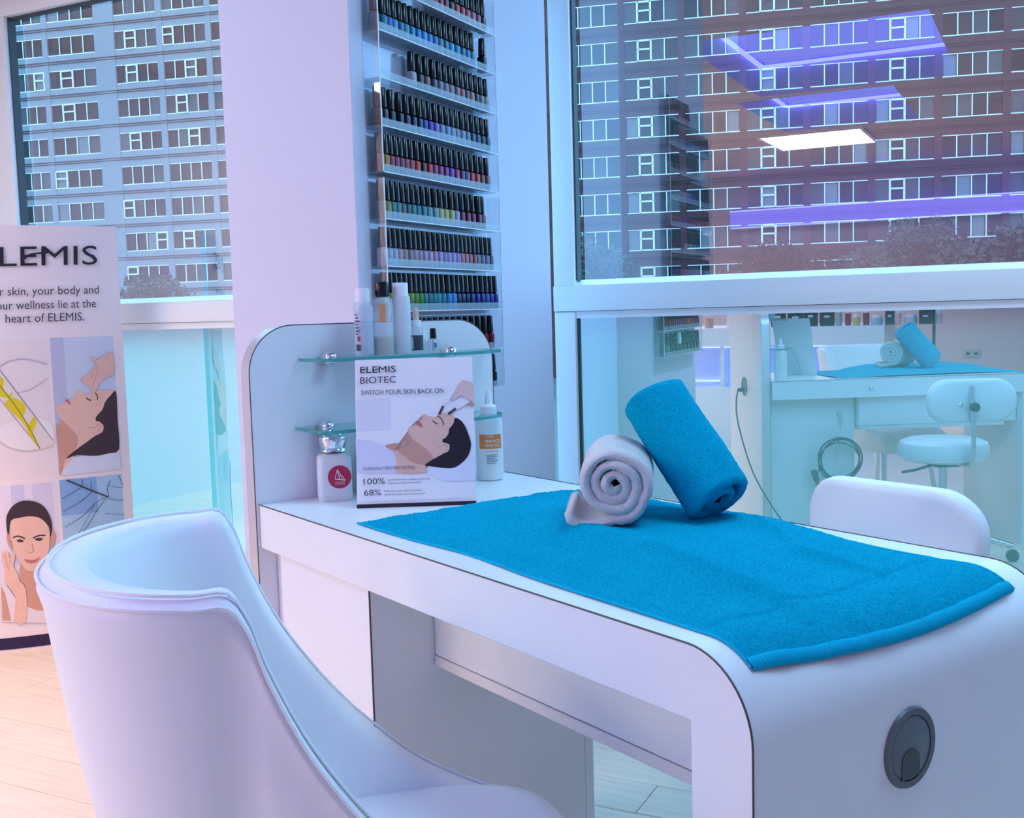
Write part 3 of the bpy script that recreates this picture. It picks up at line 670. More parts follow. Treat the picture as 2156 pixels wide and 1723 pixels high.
P.poly('photo_hair', [(1310, 660), (1370, 690), (1420, 760), (1465, 880), (1478, 950), (1455, 1050), (1390, 1130), (1300, 1190), (1200, 1195), (1080, 1180), (985, 1165), (1060, 1110), (1150, 1060), (1200, 1030), (1250, 960), (1230, 935), (1180, 920), (1175, 890), (1210, 870), (1240, 820), (1245, 780), (1290, 720)], HAIR, 3, T5)
P.poly('photo_ear', [(1072, 985), (1120, 955), (1180, 930), (1230, 945), (1250, 980), (1230, 1020), (1180, 1035), (1130, 1020)], SKIN, 4, T5)
P.line('photo_ear_line', [(1110, 985), (1160, 960), (1215, 955), (1225, 990), (1190, 1010)], 0.0012, SKIN2, 4, T5)
P.poly('photo_lips', [(886, 702), (915, 690), (945, 715), (962, 758), (925, 745), (900, 728)], LIP, 4, T5)
P.line('photo_brow', [(1115, 640), (1155, 662), (1178, 700), (1184, 738)], 0.0014, INK, 4, T5)
P.line('photo_lash', [(1070, 690), (1095, 712), (1122, 724)], 0.0016, INK, 4, T5)
P.line('photo_nostril', [(958, 668), (978, 672), (985, 655)], 0.001, SKIN2, 4, T5)
P.poly('photo_hand', [(1330, 330), (1380, 265), (1450, 270), (1505, 310), (1505, 470), (1440, 455), (1390, 430), (1350, 430), (1300, 470), (1275, 460), (1275, 420), (1310, 390)], pm('pale_skin', 226, 194, 190), 4, T5)
P.poly('photo_finger', [(1400, 490), (1440, 485), (1508, 500), (1508, 540), (1440, 525), (1405, 515)], SKIN2, 4, T5)
P.line('photo_probe', [(1210, 500), (1310, 330)], 0.006, pm('probe_white', 236, 236, 244), 0, T5)
P.line('photo_probe', [(1320, 560), (1450, 480)], 0.006, pm('probe_white', 236, 236, 244), 0, T5)
for q in ([(1182, 535), (1138, 625)], [(1316, 560), (1236, 620)]): P.line('photo_probe_tip', q, 0.0045, INKG, 0, T5)
P.text('ELEMIS', (759, 786.5), (833.5, 784.0), (758.8, 773), INK, 0.0)
for x_ in (758, 784.5): P.line('logo_stroke', [(x_, 782), (x_ + 6, 778.5), (x_ + 13, 777.5)], 0.0013, INK, 3)
P.text('BIOTEC', (759, 809), (834, 806), (758.7, 795), INKG)
P.text('SWITCH YOUR SKIN BACK ON', (761, 832.5), (934, 828.0), (760.8, 822.5), INKG)
P.text('CLINICALLY PROVEN FACIALS', (765, 991), (874, 987), (764.8, 984.5), INKG)
P.line('print_rule', [(765.5, 1000), (900, 995)], 0.0006, pm('red_rule', 214, 150, 150), 0)
P.text('100%', (766, 1021), (811, 1019), (765.6, 1008.5), INKG)
P.text('68%', (767, 1044.5), (803, 1043), (766.6, 1032), INKG)
P.text('Agreed there was a visible and dramatic', (817, 1013), (906, 1010), (816.9, 1008.6), INKG)
P.text('reduction in lines and wrinkles*', (817, 1020), (888, 1017.5), (816.9, 1015.6), INKG)
P.text('Reduction in the depth of fine lines', (810, 1037), (889, 1034), (809.9, 1032.6), INKG)
P.text('and wrinkles after just one treatment**', (810, 1044), (897, 1041), (809.9, 1039.6), INKG)
P.line('print_rule', [(769, 1057), (975, 1049)], 0.0004, pm('grey_rule', 150, 146, 160), 0)
P.rect_uv('print_band', 0.0, pwid, 0.0, 0.0068, INK)

# ================================================================== BANNER
bN = Vector((0.8, -0.6, 0)); bL = Vector((0.6, 0.8, 0)); b0 = on_z(60, 1371, 0.0); BC, BH, BW, BR = 0.124, 1.43, 0.49, 1.0
banner = thing('display_banner', 'tall curved skincare banner with four pictures standing by the window', 'banner', mtx=frame_mtx(b0, bL, -bN, UP))
def b_px(px, py): q = on_plane(px, py, b0, bN) - b0; return (q.dot(bL), q.z)
def b_up(u, v, o):
    a = (u - BC) / BR; return (BC + (BR + o) * math.sin(a), -((BR + o) * math.cos(a) - BR + 0.004), v)
vs_, fs = [], []; NB = 24
for i in range(NB + 1):
    u = BC - BW / 2 + BW * i / NB
    for (o_, v) in ((0, 0.0), (0, BH), (-0.018, BH), (-0.018, 0.0)): vs_.append(b_up(u, v, o_))
for i in range(NB):
    for k in range(4): fs.append((i * 4 + k, i * 4 + (k + 1) % 4, (i + 1) * 4 + (k + 1) % 4, (i + 1) * 4 + k))
fs += [(0, 1, 2, 3), (NB * 4 + 3, NB * 4 + 2, NB * 4 + 1, NB * 4)]
bm = bmesh.new(); bv = [bm.verts.new(v) for v in vs_]
for f in fs: bm.faces.new([bv[k] for k in f])
ob('panel', auto_smooth(bm_to('panel', bm, PINKW), 30), banner)
ob('foot', box(BC - 0.15, BC + 0.15, 0.02, 0.26, 0.0, 0.012, STEEL, bevel=0.003), banner)
B_ = Print(banner, b_px, b_up, lim=0.03)
gx = [(-0.115, 0.121), (0.131, 0.335)]
B_.rect_uv('picture_plant', -0.085, 0.121, 0.585, 1.054, pm('pic_a', 236, 218, 218))
B_.rect_uv('picture_facial', 0.131, 0.335, 0.590, 1.056, pm('pic_b', 202, 208, 226))
B_.rect_uv('picture_portrait', -0.085, 0.121, 0.108, 0.569, pm('pic_c', 228, 216, 230))
B_.rect_uv('picture_leaf', 0.131, 0.335, 0.108, 0.574, pm('pic_d', 168, 200, 226))
B_.rect_uv('picture_shade', 0.131, 0.172, 0.70, 1.056, pm('pic_b2', 188, 188, 212))
B_.rect_uv('picture_shade', -0.02, 0.02, 0.30, 0.569, pm('pic_c2', 206, 200, 226))
B_.rect_uv('picture_shade', 0.045, 0.105, 0.30, 0.569, pm('pic_c3', 214, 204, 224))
B_.rect_uv('picture_shade', 0.131, 0.25, 0.45, 0.574, pm('pic_d2', 132, 170, 214))
B_.rect_uv('print_band', BC - BW / 2, BC + BW / 2, 0.011, 0.051, pm('band', 34, 14, 66))
T7 = (0, 690, 5.221); T8 = (0, 1000, 4.307)
# plant in a test tube
B_.poly('picture_dish', [(-60, 1180), (60, 1060), (200, 1010), (400, 1000), (560, 1040), (590, 1280), (440, 1345), (200, 1345), (0, 1270)], pm('dish', 240, 226, 226), 3, T7)
B_.line('picture_dish_rim', [(-60, 470), (0, 430), (100, 370), (250, 345), (400, 370), (515, 405)], 0.0045, pm('dish_rim', 196, 178, 190), 4, T7)
B_.line('picture_dish_rim', [(-60, 1200), (0, 1260), (100, 1320), (250, 1355), (400, 1345), (580, 1300)], 0.005, pm('dish_rim2', 206, 196, 176), 4, T7)
B_.line('picture_dish_rim', [(190, 720), (330, 680), (430, 620), (520, 555)], 0.003, pm('dish_rim', 196, 178, 190), 4, T7)
B_.poly('picture_tube', [(-150, 330), (0, 475), (580, 1235), (585, 1290), (440, 1335), (-150, 600)], pm('tube', 230, 214, 206), 0, T7)
B_.line('picture_tube_edge', [(-150, 330), (0, 475), (580, 1235)], 0.0026, pm('tube_edge', 158, 140, 136), 0, T7)
B_.line('picture_tube_edge', [(-150, 600), (0, 790), (440, 1335)], 0.0022, pm('tube_edge', 158, 140, 136), 0, T7)
B_.poly('picture_flower', [(-100, 430), (0, 540), (40, 580), (35, 690), (90, 740), (140, 700), (125, 765), (200, 790), (280, 860), (270, 940), (250, 990), (310, 1070), (370, 980), (400, 1040), (375, 1110), (360, 1180), (440, 1325), (330, 1200), (290, 1110), (230, 1020), (160, 960), (80, 880), (50, 830), (90, 790), (20, 760), (-20, 740), (-120, 560)], pm('flower', 222, 200, 16), 3, T7)
B_.line('picture_stem', [(-100, 520), (30, 680), (160, 850), (260, 1000), (320, 1100), (435, 1325)], 0.004, pm('stem', 158, 150, 10), 3, T7)
# facial
B_.poly('picture_pillow', [(655, 1625), (740, 1440), (900, 1410), (1100, 1410), (1320, 1345), (1345, 1560)], pm('pillow', 218, 216, 232), 0, T7)
B_.poly('picture_face', [(1285, 700), (1180, 685), (1100, 690), (1060, 700), (1010, 725), (940, 725), (880, 705), (845, 690), (812, 705), (822, 750), (815, 768), (765, 775), (745, 795), (712, 800), (720, 830), (640, 850), (612, 880), (610, 910), (640, 960), (670, 1010), (660, 1055), (615, 1090), (640, 1400), (655, 1620), (690, 1560), (720, 1440), (850, 1380), (1000, 1250), (1100, 1180), (1130, 1100), (1060, 1030), (1060, 980), (1110, 920), (1150, 830), (1200, 760)], SKIN, 3, T7)
B_.poly('picture_neck', [(670, 1010), (760, 1090), (850, 1200), (830, 1340), (720, 1440), (690, 1560), (655, 1620), (640, 1400), (615, 1090), (660, 1055)], SKIN2, 3, T7)
B_.poly('picture_hair', [(1285, 710), (1220, 750), (1160, 820), (1130, 900), (1060, 980), (1060, 1030), (1140, 1070), (1130, 1150), (1050, 1190), (950, 1260), (850, 1330), (720, 1440), (850, 1400), (1050, 1410), (1200, 1385), (1318, 1340), (1300, 1000)], pm('dark_hair', 58, 38, 46), 3, T7)
B_.poly('picture_ear', [(930, 1110), (960, 1080), (1030, 1060), (1080, 1030), (1130, 1070), (1140, 1120), (1100, 1165), (1040, 1165), (980, 1145)], SKIN, 4, T7)
B_.line('picture_ear_line', [(980, 1095), (1040, 1100), (1085, 1065), (1110, 1105), (1070, 1140)], 0.003, SKIN2, 4, T7)
B_.poly('picture_lips', [(712, 798), (750, 792), (780, 850), (745, 830)], LIP, 4, T7)
B_.line('picture_lash', [(948, 772), (975, 795), (1002, 798)], 0.0036, HAIR, 4, T7)
B_.line('picture_brow', [(1040, 712), (1068, 745), (1074, 795)], 0.003, pm('dark_hair', 58, 38, 46), 4, T7)
B_.poly('picture_hand', [(1248, 275), (1150, 300), (1080, 345), (995, 320), (1000, 360), (1060, 400), (960, 510), (875, 575), (890, 590), (960, 570), (935, 630), (955, 640), (1000, 560), (1005, 600), (975, 645), (990, 655), (1040, 600), (1000, 660), (1005, 715), (1050, 715), (1090, 620), (1150, 560), (1210, 540), (1260, 490)], pm('hand', 226, 180, 170), 2, T7)
for q in ([(1060, 400), (1075, 470), (1050, 560), (1010, 650)], [(1030, 480), (1000, 560)], [(1080, 345), (1040, 375)]): B_.line('picture_hand_line', q, 0.0024, SKIN2, 3, T7)
# portrait
B_.poly('picture_neck', [(190, 780), (240, 850), (290, 872), (340, 850), (400, 780), (400, 1000), (430, 1250), (330, 1235), (240, 1190), (230, 1000), (180, 960)], SKIN2, 3, T8)
B_.poly('picture_top', [(10, 1000), (60, 1010), (140, 1120), (240, 1190), (330, 1230), (440, 1230), (480, 1340), (10, 1340)], pm('white_top', 226, 216, 222), 0, T8)
B_.poly('picture_arm', [(8, 1010), (50, 1090), (75, 1200), (102, 1330), (20, 1330)], SKIN2, 0, T8)
B_.poly('picture_face', [(100, 420), (180, 390), (280, 375), (370, 395), (440, 470), (450, 560), (440, 680), (400, 790), (340, 850), (290, 872), (240, 860), (190, 800), (150, 740), (110, 620), (85, 520)], SKIN, 3, T8)
B_.poly('picture_hair', [(60, 480), (60, 380), (110, 290), (190, 240), (280, 235), (370, 265), (430, 330), (465, 420), (470, 500), (455, 560), (440, 470), (370, 395), (280, 375), (180, 390), (100, 420), (85, 540), (70, 540)], pm('dark_hair', 58, 38, 46), 3, T8)
B_.poly('picture_ear', [(470, 515), (498, 525), (495, 590), (468, 650), (450, 650)], SKIN2, 3, T8)
B_.poly('picture_ear', [(60, 545), (82, 545), (110, 650), (105, 690), (70, 620)], SKIN2, 3, T8)
for q in ([(150, 600), (180, 585), (218, 600), (182, 612)], [(315, 585), (350, 568), (390, 578), (355, 598)]): B_.poly('picture_eye', q, pm('eye', 72, 54, 58), 4, T8)
for q in ([(118, 572), (165, 556), (228, 578)], [(300, 572), (350, 549), (412, 546)]): B_.line('picture_brow', q, 0.0042, pm('dark_hair', 58, 38, 46), 4, T8)
B_.line('picture_nose', [(248, 690), (270, 705), (300, 690), (288, 620)], 0.003, SKIN2, 4, T8)
B_.poly('picture_lips', [(220, 765), (270, 772), (310, 768), (365, 745), (330, 785), (280, 800), (240, 790)], LIP, 4, T8)
B_.poly('picture_hand', [(20, 715), (38, 700), (60, 695), (75, 705), (90, 770), (108, 715), (130, 690), (138, 740), (120, 830), (160, 900), (180, 970), (235, 1040), (240, 1330), (125, 1330), (145, 1120), (60, 1000), (40, 930), (45, 870), (20, 780)], SKIN, 2, T8)
for q in ([(48, 720), (62, 800), (80, 870)], [(92, 770), (90, 820)]): B_.line('picture_hand_line', q, 0.0026, SKIN2, 3, T8)
# leaf veins
VE = pm('vein', 44, 60, 88); VE2 = pm('vein2', 96, 124, 158)
B_.line('picture_leaf_rib', [(600, 45), (740, 105), (860, 155), (985, 203)], 0.0042, pm('rib', 22, 22, 34), 3, T8)
for q in ([(735, 110), (650, 165), (560, 215)], [(835, 150), (730, 240), (570, 330)], [(960, 205), (870, 250), (750, 370), (590, 470)], [(965, 215), (880, 320), (800, 450), (740, 520)], [(985, 190), (975, 130), (1000, 50)], [(1120, 100), (1090, 30), (1075, 10)], [(740, 100), (748, 40)], [(830, 140), (820, 60)]):
    B_.line('picture_leaf_vein', q, 0.002, VE, 4, T8)
for q in ([(985, 215), (1050, 230), (1125, 235)], [(1125, 120), (1060, 115), (960, 95)], [(950, 350), (1050, 360), (1135, 368)], [(860, 260), (740, 480), (610, 670)]): B_.line('picture_leaf_vein', q, 0.002, VE2, 4, T8)
B_.text('ELEMIS', (-46, 562), (205, 557), (-46.5, 520), INK, 0.0)
B_.line('logo_stroke', [(50, 546), (62, 537), (80, 534), (100, 532)], 0.006, INK, 3)
B_.text('Your skin, your body and', (-44, 624), (208, 618), (-44.4, 606), INKG)
B_.text('your wellness lie at the', (-19, 653), (202, 647), (-19.4, 635), INKG)
B_.text('heart of ELEMIS.', (12, 680), (177, 675), (11.6, 662), INKG)

# ================================================================== BOTTLES ON THE DESK AND GLASS SHELF
def desk_item(name, label, cat, s, t, z, rot=0.0, group=None): return thing(name, label, cat, D(s, t, z), DESK_ROT + rot, group)
MILKY = mat('milky_plastic', (0.84, 0.84, 0.86), 0.35, alpha_t=0.12)
CLEARP = mat('clear_plastic', (0.80, 0.84, 0.90), 0.12, alpha_t=0.62)
FROST = mat('frosted_plastic', (0.80, 0.83, 0.84), 0.4, alpha_t=0.22)
WCAP = mat('white_cap', (0.86, 0.86, 0.88), 0.35)
CRIM = mat('crimson_badge', (0.52, 0.012, 0.075), 0.4)
def sq_bottle(r, h, m, sh=0.012, n=8):
    bm = bmesh.new(); L_ = []
    for (k_, z_) in ((0.93, 0.0), (1.0, 0.006), (1.0, h - sh), (0.95, h - sh * .35), (0.80, h), (0.55, h + 0.004)):
        L_.append([bm.verts.new((p[0] * k_, p[1] * k_, z_)) for p in rrect(-r, r, -r, r, r * 0.38, n)])
    c = len(L_[0])
    for a, b in zip(L_, L_[1:]):
        for k in range(c): bm.faces.new((a[k], a[(k + 1) % c], b[(k + 1) % c], b[k]))
    bm.faces.new(L_[0][::-1]); bm.faces.new(L_[-1]); return auto_smooth(bm_to('body', bm, m), 40)
pump_cap = lathe([(0.018, 0.0), (0.025, 0.002), (0.024, 0.006), (0.0215, 0.008), (0.0235, 0.012), (0.0255, 0.020), (0.0265, 0.024), (0.025, 0.029), (0.021, 0.031), (0.019, 0.0285), (0.0, 0.0275)], 28, METAL)
pump_body = sq_bottle(0.0315, 0.086, MILKY)
def sail_badge(parent):
    bd = ob('badge', lathe([(0, 0), (0.0215, 0), (0.0215, 0.0006), (0, 0.0006)], 32, CRIM), parent, (0.0317, 0.008, 0.046), (math.radians(90), 0, math.radians(90)))
    WI = WCAP
    def ln(pts, w_=0.0011): return ob('sail_mark', tube([(p[0], p[1], 0.0007) for p in pts], w_ / 2, 5, WI), bd)
    ln([(-0.009, -0.003), (0.010, -0.0065)], 0.002); ln([(0.0, -0.004), (-0.004, 0.014)], 0.0016); ln([(-0.004, 0.013), (-0.0085, -0.002)]); ln([(-0.003, 0.012), (0.009, -0.005)]); ln([(-0.002, 0.006), (0.006, -0.004)], 0.0008)
    for yy_ in (-0.0095, -0.013): ln([(-0.009 + 0.0022 * k, yy_ + 0.0009 * (-1) ** k) for k in range(9)], 0.001)
for k, (s_, t_, lb) in enumerate(((0.047, 0.131, 'square white pump bottle with crimson sailing boat badge, in front by backboard'), (0.040, 0.232, 'square white pump bottle with crimson badge half hidden behind the showcard'))):
    b_ = desk_item('pump_bottle', lb, 'bottle', s_, t_, DZ, -0.40 if k == 0 else -0.2, 'pump bottles on the desk')
    ob('body', pump_body, b_); ob('pump_cap', pump_cap, b_, (0, 0, 0.0895)); sail_badge(b_)
# white service bottle with orange label
b_ = desk_item('lotion_bottle', 'tall white lotion bottle with orange label and pointed nozzle right of showcard', 'bottle', 0.062, 0.474, DZ)
ob('body', lathe([(0, 0), (0.024, 0), (0.0275, 0.003), (0.0275, 0.112), (0.026, 0.122), (0.020, 0.131), (0.014, 0.134), (0, 0.134)], 28, MILKY), b_)
ob('nozzle_cap', lathe([(0.0165, 0.134), (0.0165, 0.150), (0.013, 0.153), (0.0075, 0.155), (0.006, 0.170), (0.0035, 0.182), (0.0, 0.183)], 20, WCAP), b_)
def wrap_label(parent, r, a0, a1, z0, z1, m, name='label', n=12):
    v = []; 
    for i in range(n + 1):
        a = a0 + (a1 - a0) * i / n; v += [(r * math.cos(a), r * math.sin(a), z0), (r * math.cos(a), r * math.sin(a), z1)]
    return ob(name, me_from(name, v, [(2 * i, 2 * i + 2, 2 * i + 3, 2 * i + 1) for i in range(n)], True, m), parent)
view_a = math.atan2(CAM.y - D(0.062, 0.474).y, CAM.x - D(0.062, 0.474).x) - DESK_ROT
wrap_label(b_, 0.0278, view_a - 0.8, view_a + 1.0, 0.066, 0.095, mat('orange_label', (0.78, 0.22, 0.03), 0.5))
def wrap_text(parent, body, r, ac, z, hgt, arc, m, bold=0.0):
    V, F = text2d(body, bold); ob('lettering', me_from('lettering', [(r * math.cos(ac + (x - .5) * arc), r * math.sin(ac + (x - .5) * arc), z + y * hgt) for x, y in V], F, False, m), parent)
wrap_text(b_, 'CND', 0.0281, view_a + 0.05, 0.0885, 0.005, 0.5, WCAP); wrap_text(b_, 'SERVICE', 0.0281, view_a + 0.25, 0.0785, 0.006, 1.1, WCAP); wrap_text(b_, 'ESSENTIALS', 0.0281, view_a + 0.25, 0.0705, 0.005, 1.1, WCAP)
OR2 = mat('orange_ink', (0.80, 0.25, 0.10), 0.5); wrap_text(b_, 'CuticleAway', 0.0279, view_a + 0.2, 0.059, 0.005, 1.0, OR2)
for k in range(6): wrap_label(b_, 0.0279, view_a - 0.25, view_a + (0.65 - 0.12 * (k % 3)), 0.053 - 0.0035 * k, 0.0540 - 0.0035 * k, INKG, 'fine_print')

SZ = 1.0252
# clear bottle, tan-liquid bottle, frosted bottle, dropper, two tiny ones
b_ = desk_item('toiletry_bottle', 'clear waisted bottle with white cap and red mark, leftmost on glass shelf', 'bottle', 0.052, 0.203, SZ)
ob('body', lathe([(0, 0), (0.017, 0), (0.019, 0.003), (0.0185, 0.03), (0.0175, 0.055), (0.019, 0.08), (0.0185, 0.092), (0.014, 0.100), (0.011, 0.102), (0, 0.102)], 24, CLEARP), b_)
ob('liquid', lathe([(0, 0.002), (0.0165, 0.002), (0.0172, 0.03), (0.0163, 0.055), (0.0172, 0.066), (0, 0.066)], 20, mat('clear_gel', (0.72, 0.80, 0.92), 0.2, alpha_t=0.4)), b_)
ob('cap', lathe([(0.0135, 0.100), (0.0140, 0.118), (0.0135, 0.126), (0.0, 0.127)], 20, WCAP), b_)
va = math.atan2(CAM.y - D(0.05, 0.2).y, CAM.x - D(0.05, 0.2).x) - DESK_ROT
for k in range(7): wrap_label(b_, 0.0195, va - 0.9, va - 0.9 + 0.25 + 0.12 * (k % 3), 0.076 - 0.006 * k, 0.0785 - 0.006 * k, INKG, 'fine_print')
wrap_label(b_, 0.0195, va - 0.72, va - 0.42, 0.028, 0.037, CRIM, 'red_mark'); wrap_label(b_, 0.0195, va - 0.9, va - 0.4, 0.010, 0.022, INKG, 'barcode')
b_ = desk_item('toiletry_bottle', 'clear bottle with black flip cap, half full of tan liquid, on glass shelf', 'bottle', 0.055, 0.242, SZ)
ob('body', lathe([(0, 0), (0.0195, 0), (0.021, 0.003), (0.021, 0.094), (0.019, 0.104), (0.012, 0.110), (0.010, 0.112), (0, 0.112)], 24, CLEARP), b_)
ob('liquid', lathe([(0, 0.002), (0.0192, 0.002), (0.0195, 0.034), (0, 0.034)], 20, mat('tan_liquid', (0.70, 0.60, 0.42), 0.25, alpha_t=0.15)), b_)
ob('cap', lathe([(0.011, 0.108), (0.0145, 0.112), (0.0145, 0.132), (0.0125, 0.138), (0.0, 0.1385)], 18, BLACK), b_)
wrap_label(b_, 0.0214, va - 0.3, va + 0.25, 0.062, 0.096, mat('orange_smear', (0.75, 0.32, 0.14), 0.5), 'label')
b_ = desk_item('toiletry_bottle', 'tall frosted square-shouldered bottle with wide white cap on glass shelf', 'bottle', 0.058, 0.281, SZ)
ob('body', lathe([(0, 0), (0.0165, 0), (0.018, 0.003), (0.018, 0.104), (0.016, 0.111), (0.0125, 0.113), (0, 0.113)], 24, FROST), b_)
ob('cap', lathe([(0.0145, 0.110), (0.0148, 0.133), (0.0140, 0.136), (0.0, 0.1365)], 20, WCAP), b_)
b_ = desk_item('dropper_bottle', 'small bottle with dark label and peach rubber dropper on glass shelf', 'bottle', 0.060, 0.312, SZ)
ob('body', lathe([(0, 0), (0.012, 0), (0.0135, 0.002), (0.0135, 0.036), (0.012, 0.044), (0.008, 0.052), (0, 0.053)], 20, CLEARP), b_)
wrap_label(b_, 0.0139, va - 1.3, va + 1.1, 0.006, 0.035, mat('slate_label', (0.05, 0.06, 0.08), 0.5)); wrap_label(b_, 0.0142, va - 0.95, va - 0.5, 0.008, 0.032, PAPER, 'barcode')
ob('collar', lathe([(0.0095, 0.051), (0.0098, 0.064), (0, 0.065)], 18, WCAP), b_)
ob('rubber_bulb', lathe([(0.006, 0.064), (0.0058, 0.078), (0.0045, 0.086), (0, 0.089)], 14, mat('peach_rubber', (0.80, 0.52, 0.40), 0.5)), b_)
b_ = desk_item('nail_oil_bottle', 'tiny clear bottle with white cap behind the dropper bottle', 'bottle', 0.040, 0.336, SZ)
ob('body', sq_bottle(0.008, 0.022, CLEARP, 0.004, 4), b_); ob('cap', lathe([(0.0062, 0.024), (0.0058, 0.050), (0, 0.0505)], 14, WCAP), b_)
b_ = desk_item('nail_oil_bottle', 'tiny clear bottle with black cap and teal label on glass shelf', 'bottle', 0.064, 0.347, SZ)
ob('body', sq_bottle(0.0105, 0.024, CLEARP, 0.004, 4), b_); ob('brush', lathe([(0.0018, 0.004), (0.0018, 0.026), (0, 0.0262)], 8, BLACK), b_); ob('cap', lathe([(0.0066, 0.026), (0.0058, 0.047), (0, 0.0475)], 14, BLACK), b_)
wrap_label(b_, 0.0113, va - 0.1, va + 0.6, 0.010, 0.019, mat('teal_label', (0.02, 0.30, 0.36), 0.5))

# ================================================================== NAIL POLISH RACK
ACR = glass_mat('acrylic', 0.06, (0.93, 0.95, 0.97))
ACRL = mat('acrylic_lip', (0.72, 0.80, 0.86), 0.2, alpha_t=0.74)
ACRE = mat('acrylic_edge', (0.80, 0.88, 0.94), 0.3, alpha_t=0.2)
RXW = CX1 + 0.0015; RD = 0.043
RYL = on_plane(762, 62, (RXW, 0, 0), (1, 0, 0)).y; RYR = on_plane(1044, 157, (RXW + RD, 0, 0), (1, 0, 0)).y
def y_px(px, x, z):
    dx, dz = x - CAM.x, z - CAM.z; k_ = px - PCX
    return (-(CR.x * dx + CR.z * dz) * FPX + k_ * (CF.x * dx + CF.z * dz)) / (CR.y * FPX - k_ * CF.y)
ROW_PX = [(1042, 75), (1043.4, 157), (1048.5, 241.3), (1053.6, 325.5), (1054.9, 405.9), (1060.4, 488.1), (1063, 570.8), (1065.7, 649.6), (1068, 731), (1071, 810)]
ROWZ = []
for (a_, b_) in ROW_PX: ROWZ.append(on_plane(a_, b_, (RXW + RD, 0, 0), (1, 0, 0)).z)
z1 = [sum(ROWZ[1:5]) / 4, sum(ROWZ[5:10]) / 5]
for rows, lb in ((range(0, 5), 'clear acrylic five-shelf nail polish rack, upper one on the column'), (range(5, 10), 'clear acrylic five-shelf nail polish rack, lower one behind the backboard')):
    zz = [ROWZ[r_] for r_ in rows]; base = (RXW, RYL, zz[-1])
    rk = thing('polish_rack', lb, 'rack', base, 0, 'acrylic polish racks')
    wY = RYR - RYL; hZ = zz[0] - zz[-1] + (0.11 if rows[0] else 0.09)
    ob('back_plate', box(0.0, 0.002, 0, wY, -0.03 if rows[0] == 0 else -0.07, hZ, ACR), rk)
    for yy_ in (0.0, wY): 
        ob('side_plate', box(0.0022, RD, yy_ - 0.001, yy_ + 0.001, 0, hZ - (0.02 if rows[0] else 0), ACR), rk)
        ob('side_edge', box(RD - 0.001, RD + 0.0006, yy_ - 0.0012, yy_ + 0.0012, 0, hZ - (0.02 if rows[0] else 0), ACRE), rk)
    for z_ in zz:
        sh = ob('shelf', box(0.0024, RD, 0.002, wY - 0.002, -0.002, 0.0, ACRL), rk, (0, 0, z_ - zz[-1]))
        ob('front_lip', box(RD - 0.0018, RD, 0.002, wY - 0.002, 0.0, 0.0165, ACRL), sh)
        ob('shelf_edge', box(RD - 0.0004, RD + 0.001, 0.002, wY - 0.002, -0.0025, 0.0, ACRE), sh)
CAPM = lathe([(0.0072, 0.0), (0.0098, 0.0015), (0.0096, 0.012), (0.0082, 0.0435), (0.0074, 0.045), (0.0, 0.0451)], 14, BLACK)
WCAPM = lathe([(0.0094, 0.0), (0.0092, 0.012), (0.0078, 0.044), (0.0, 0.0451)], 14, WCAP)
def hx(h): return tuple(((int(h[i:i + 2], 16) / 255 + 0.055) / 1.055) ** 2.4 if int(h[i:i + 2], 16) > 10 else int(h[i:i + 2], 16) / 255 / 12.92 for i in (0, 2, 4))
BODY = {}
def body_mesh(h):
    if h not in BODY:
        m = mat('polish_' + h, tuple(c * 0.55 for c in hx(h)), 0.28, spec=0.18)
        bm = bmesh.new(); L_ = []
        for (k_, z_) in ((0.90, 0.0), (1.0, 0.003), (1.0, 0.0335), (0.94, 0.039), (0.70, 0.0412), (0.5, 0.0420)):
            L_.append([bm.verts.new((p[0] * k_, p[1] * k_, z_)) for p in rrect(-0.0104, 0.0104, -0.0104, 0.0104, 0.0040, 3)])
        c = len(L_[0])
        for a, b in zip(L_, L_[1:]):
            for k in range(c): bm.faces.new((a[k], a[(k + 1) % c], b[(k + 1) % c], b[k]))
        bm.faces.new(L_[0][::-1]); bm.faces.new(L_[-1]); BODY[h] = auto_smooth(bm_to('polish_body', bm, m), 40)
    return BODY[h]
NAMES = {}
ORD = ['first', 'second', 'third', 'fourth', 'fifth', 'sixth', 'seventh', 'eighth', 'ninth', 'tenth', 'eleventh', 'twelfth', 'thirteenth', 'fourteenth', 'fifteenth', 'sixteenth', 'seventeenth', 'eighteenth', 'nineteenth', 'twentieth', 'twenty-first', 'twenty-second', 'twenty-third', 'twenty-fourth', 'twenty-fifth', 'twenty-sixth', 'twenty-seventh']
def cname(h):
    r, g, b = (int(h[i:i + 2], 16) for i in (0, 2, 4)); mx, mn = max(r, g, b), min(r, g, b)
    if mx < 62: return 'near-black'
    if mx - mn < 26: return 'white' if mn > 200 else ('pale grey' if mn > 150 else ('grey' if mn > 90 else 'dark grey'))
    import colorsys
    H, S, V = colorsys.rgb_to_hsv(r / 255, g / 255, b / 255); H *= 360
    pre = 'dark ' if V < 0.48 else ('pale ' if S < 0.35 and V > 0.7 else '')
    for lim, nm in ((12, 'red'), (28, 'coral'), (50, 'gold'), (70, 'yellow'), (160, 'green'), (192, 'teal'), (215, 'sky blue'), (248, 'blue'), (275, 'violet'), (300, 'purple'), (328, 'magenta'), (347, 'pink'), (361, 'crimson')):
        if H < lim: return pre + nm
A1 = lambda xs: [700 + x / 3.917 for x in xs]
A2 = lambda xs: [700 + x / 3.746 for x in xs]
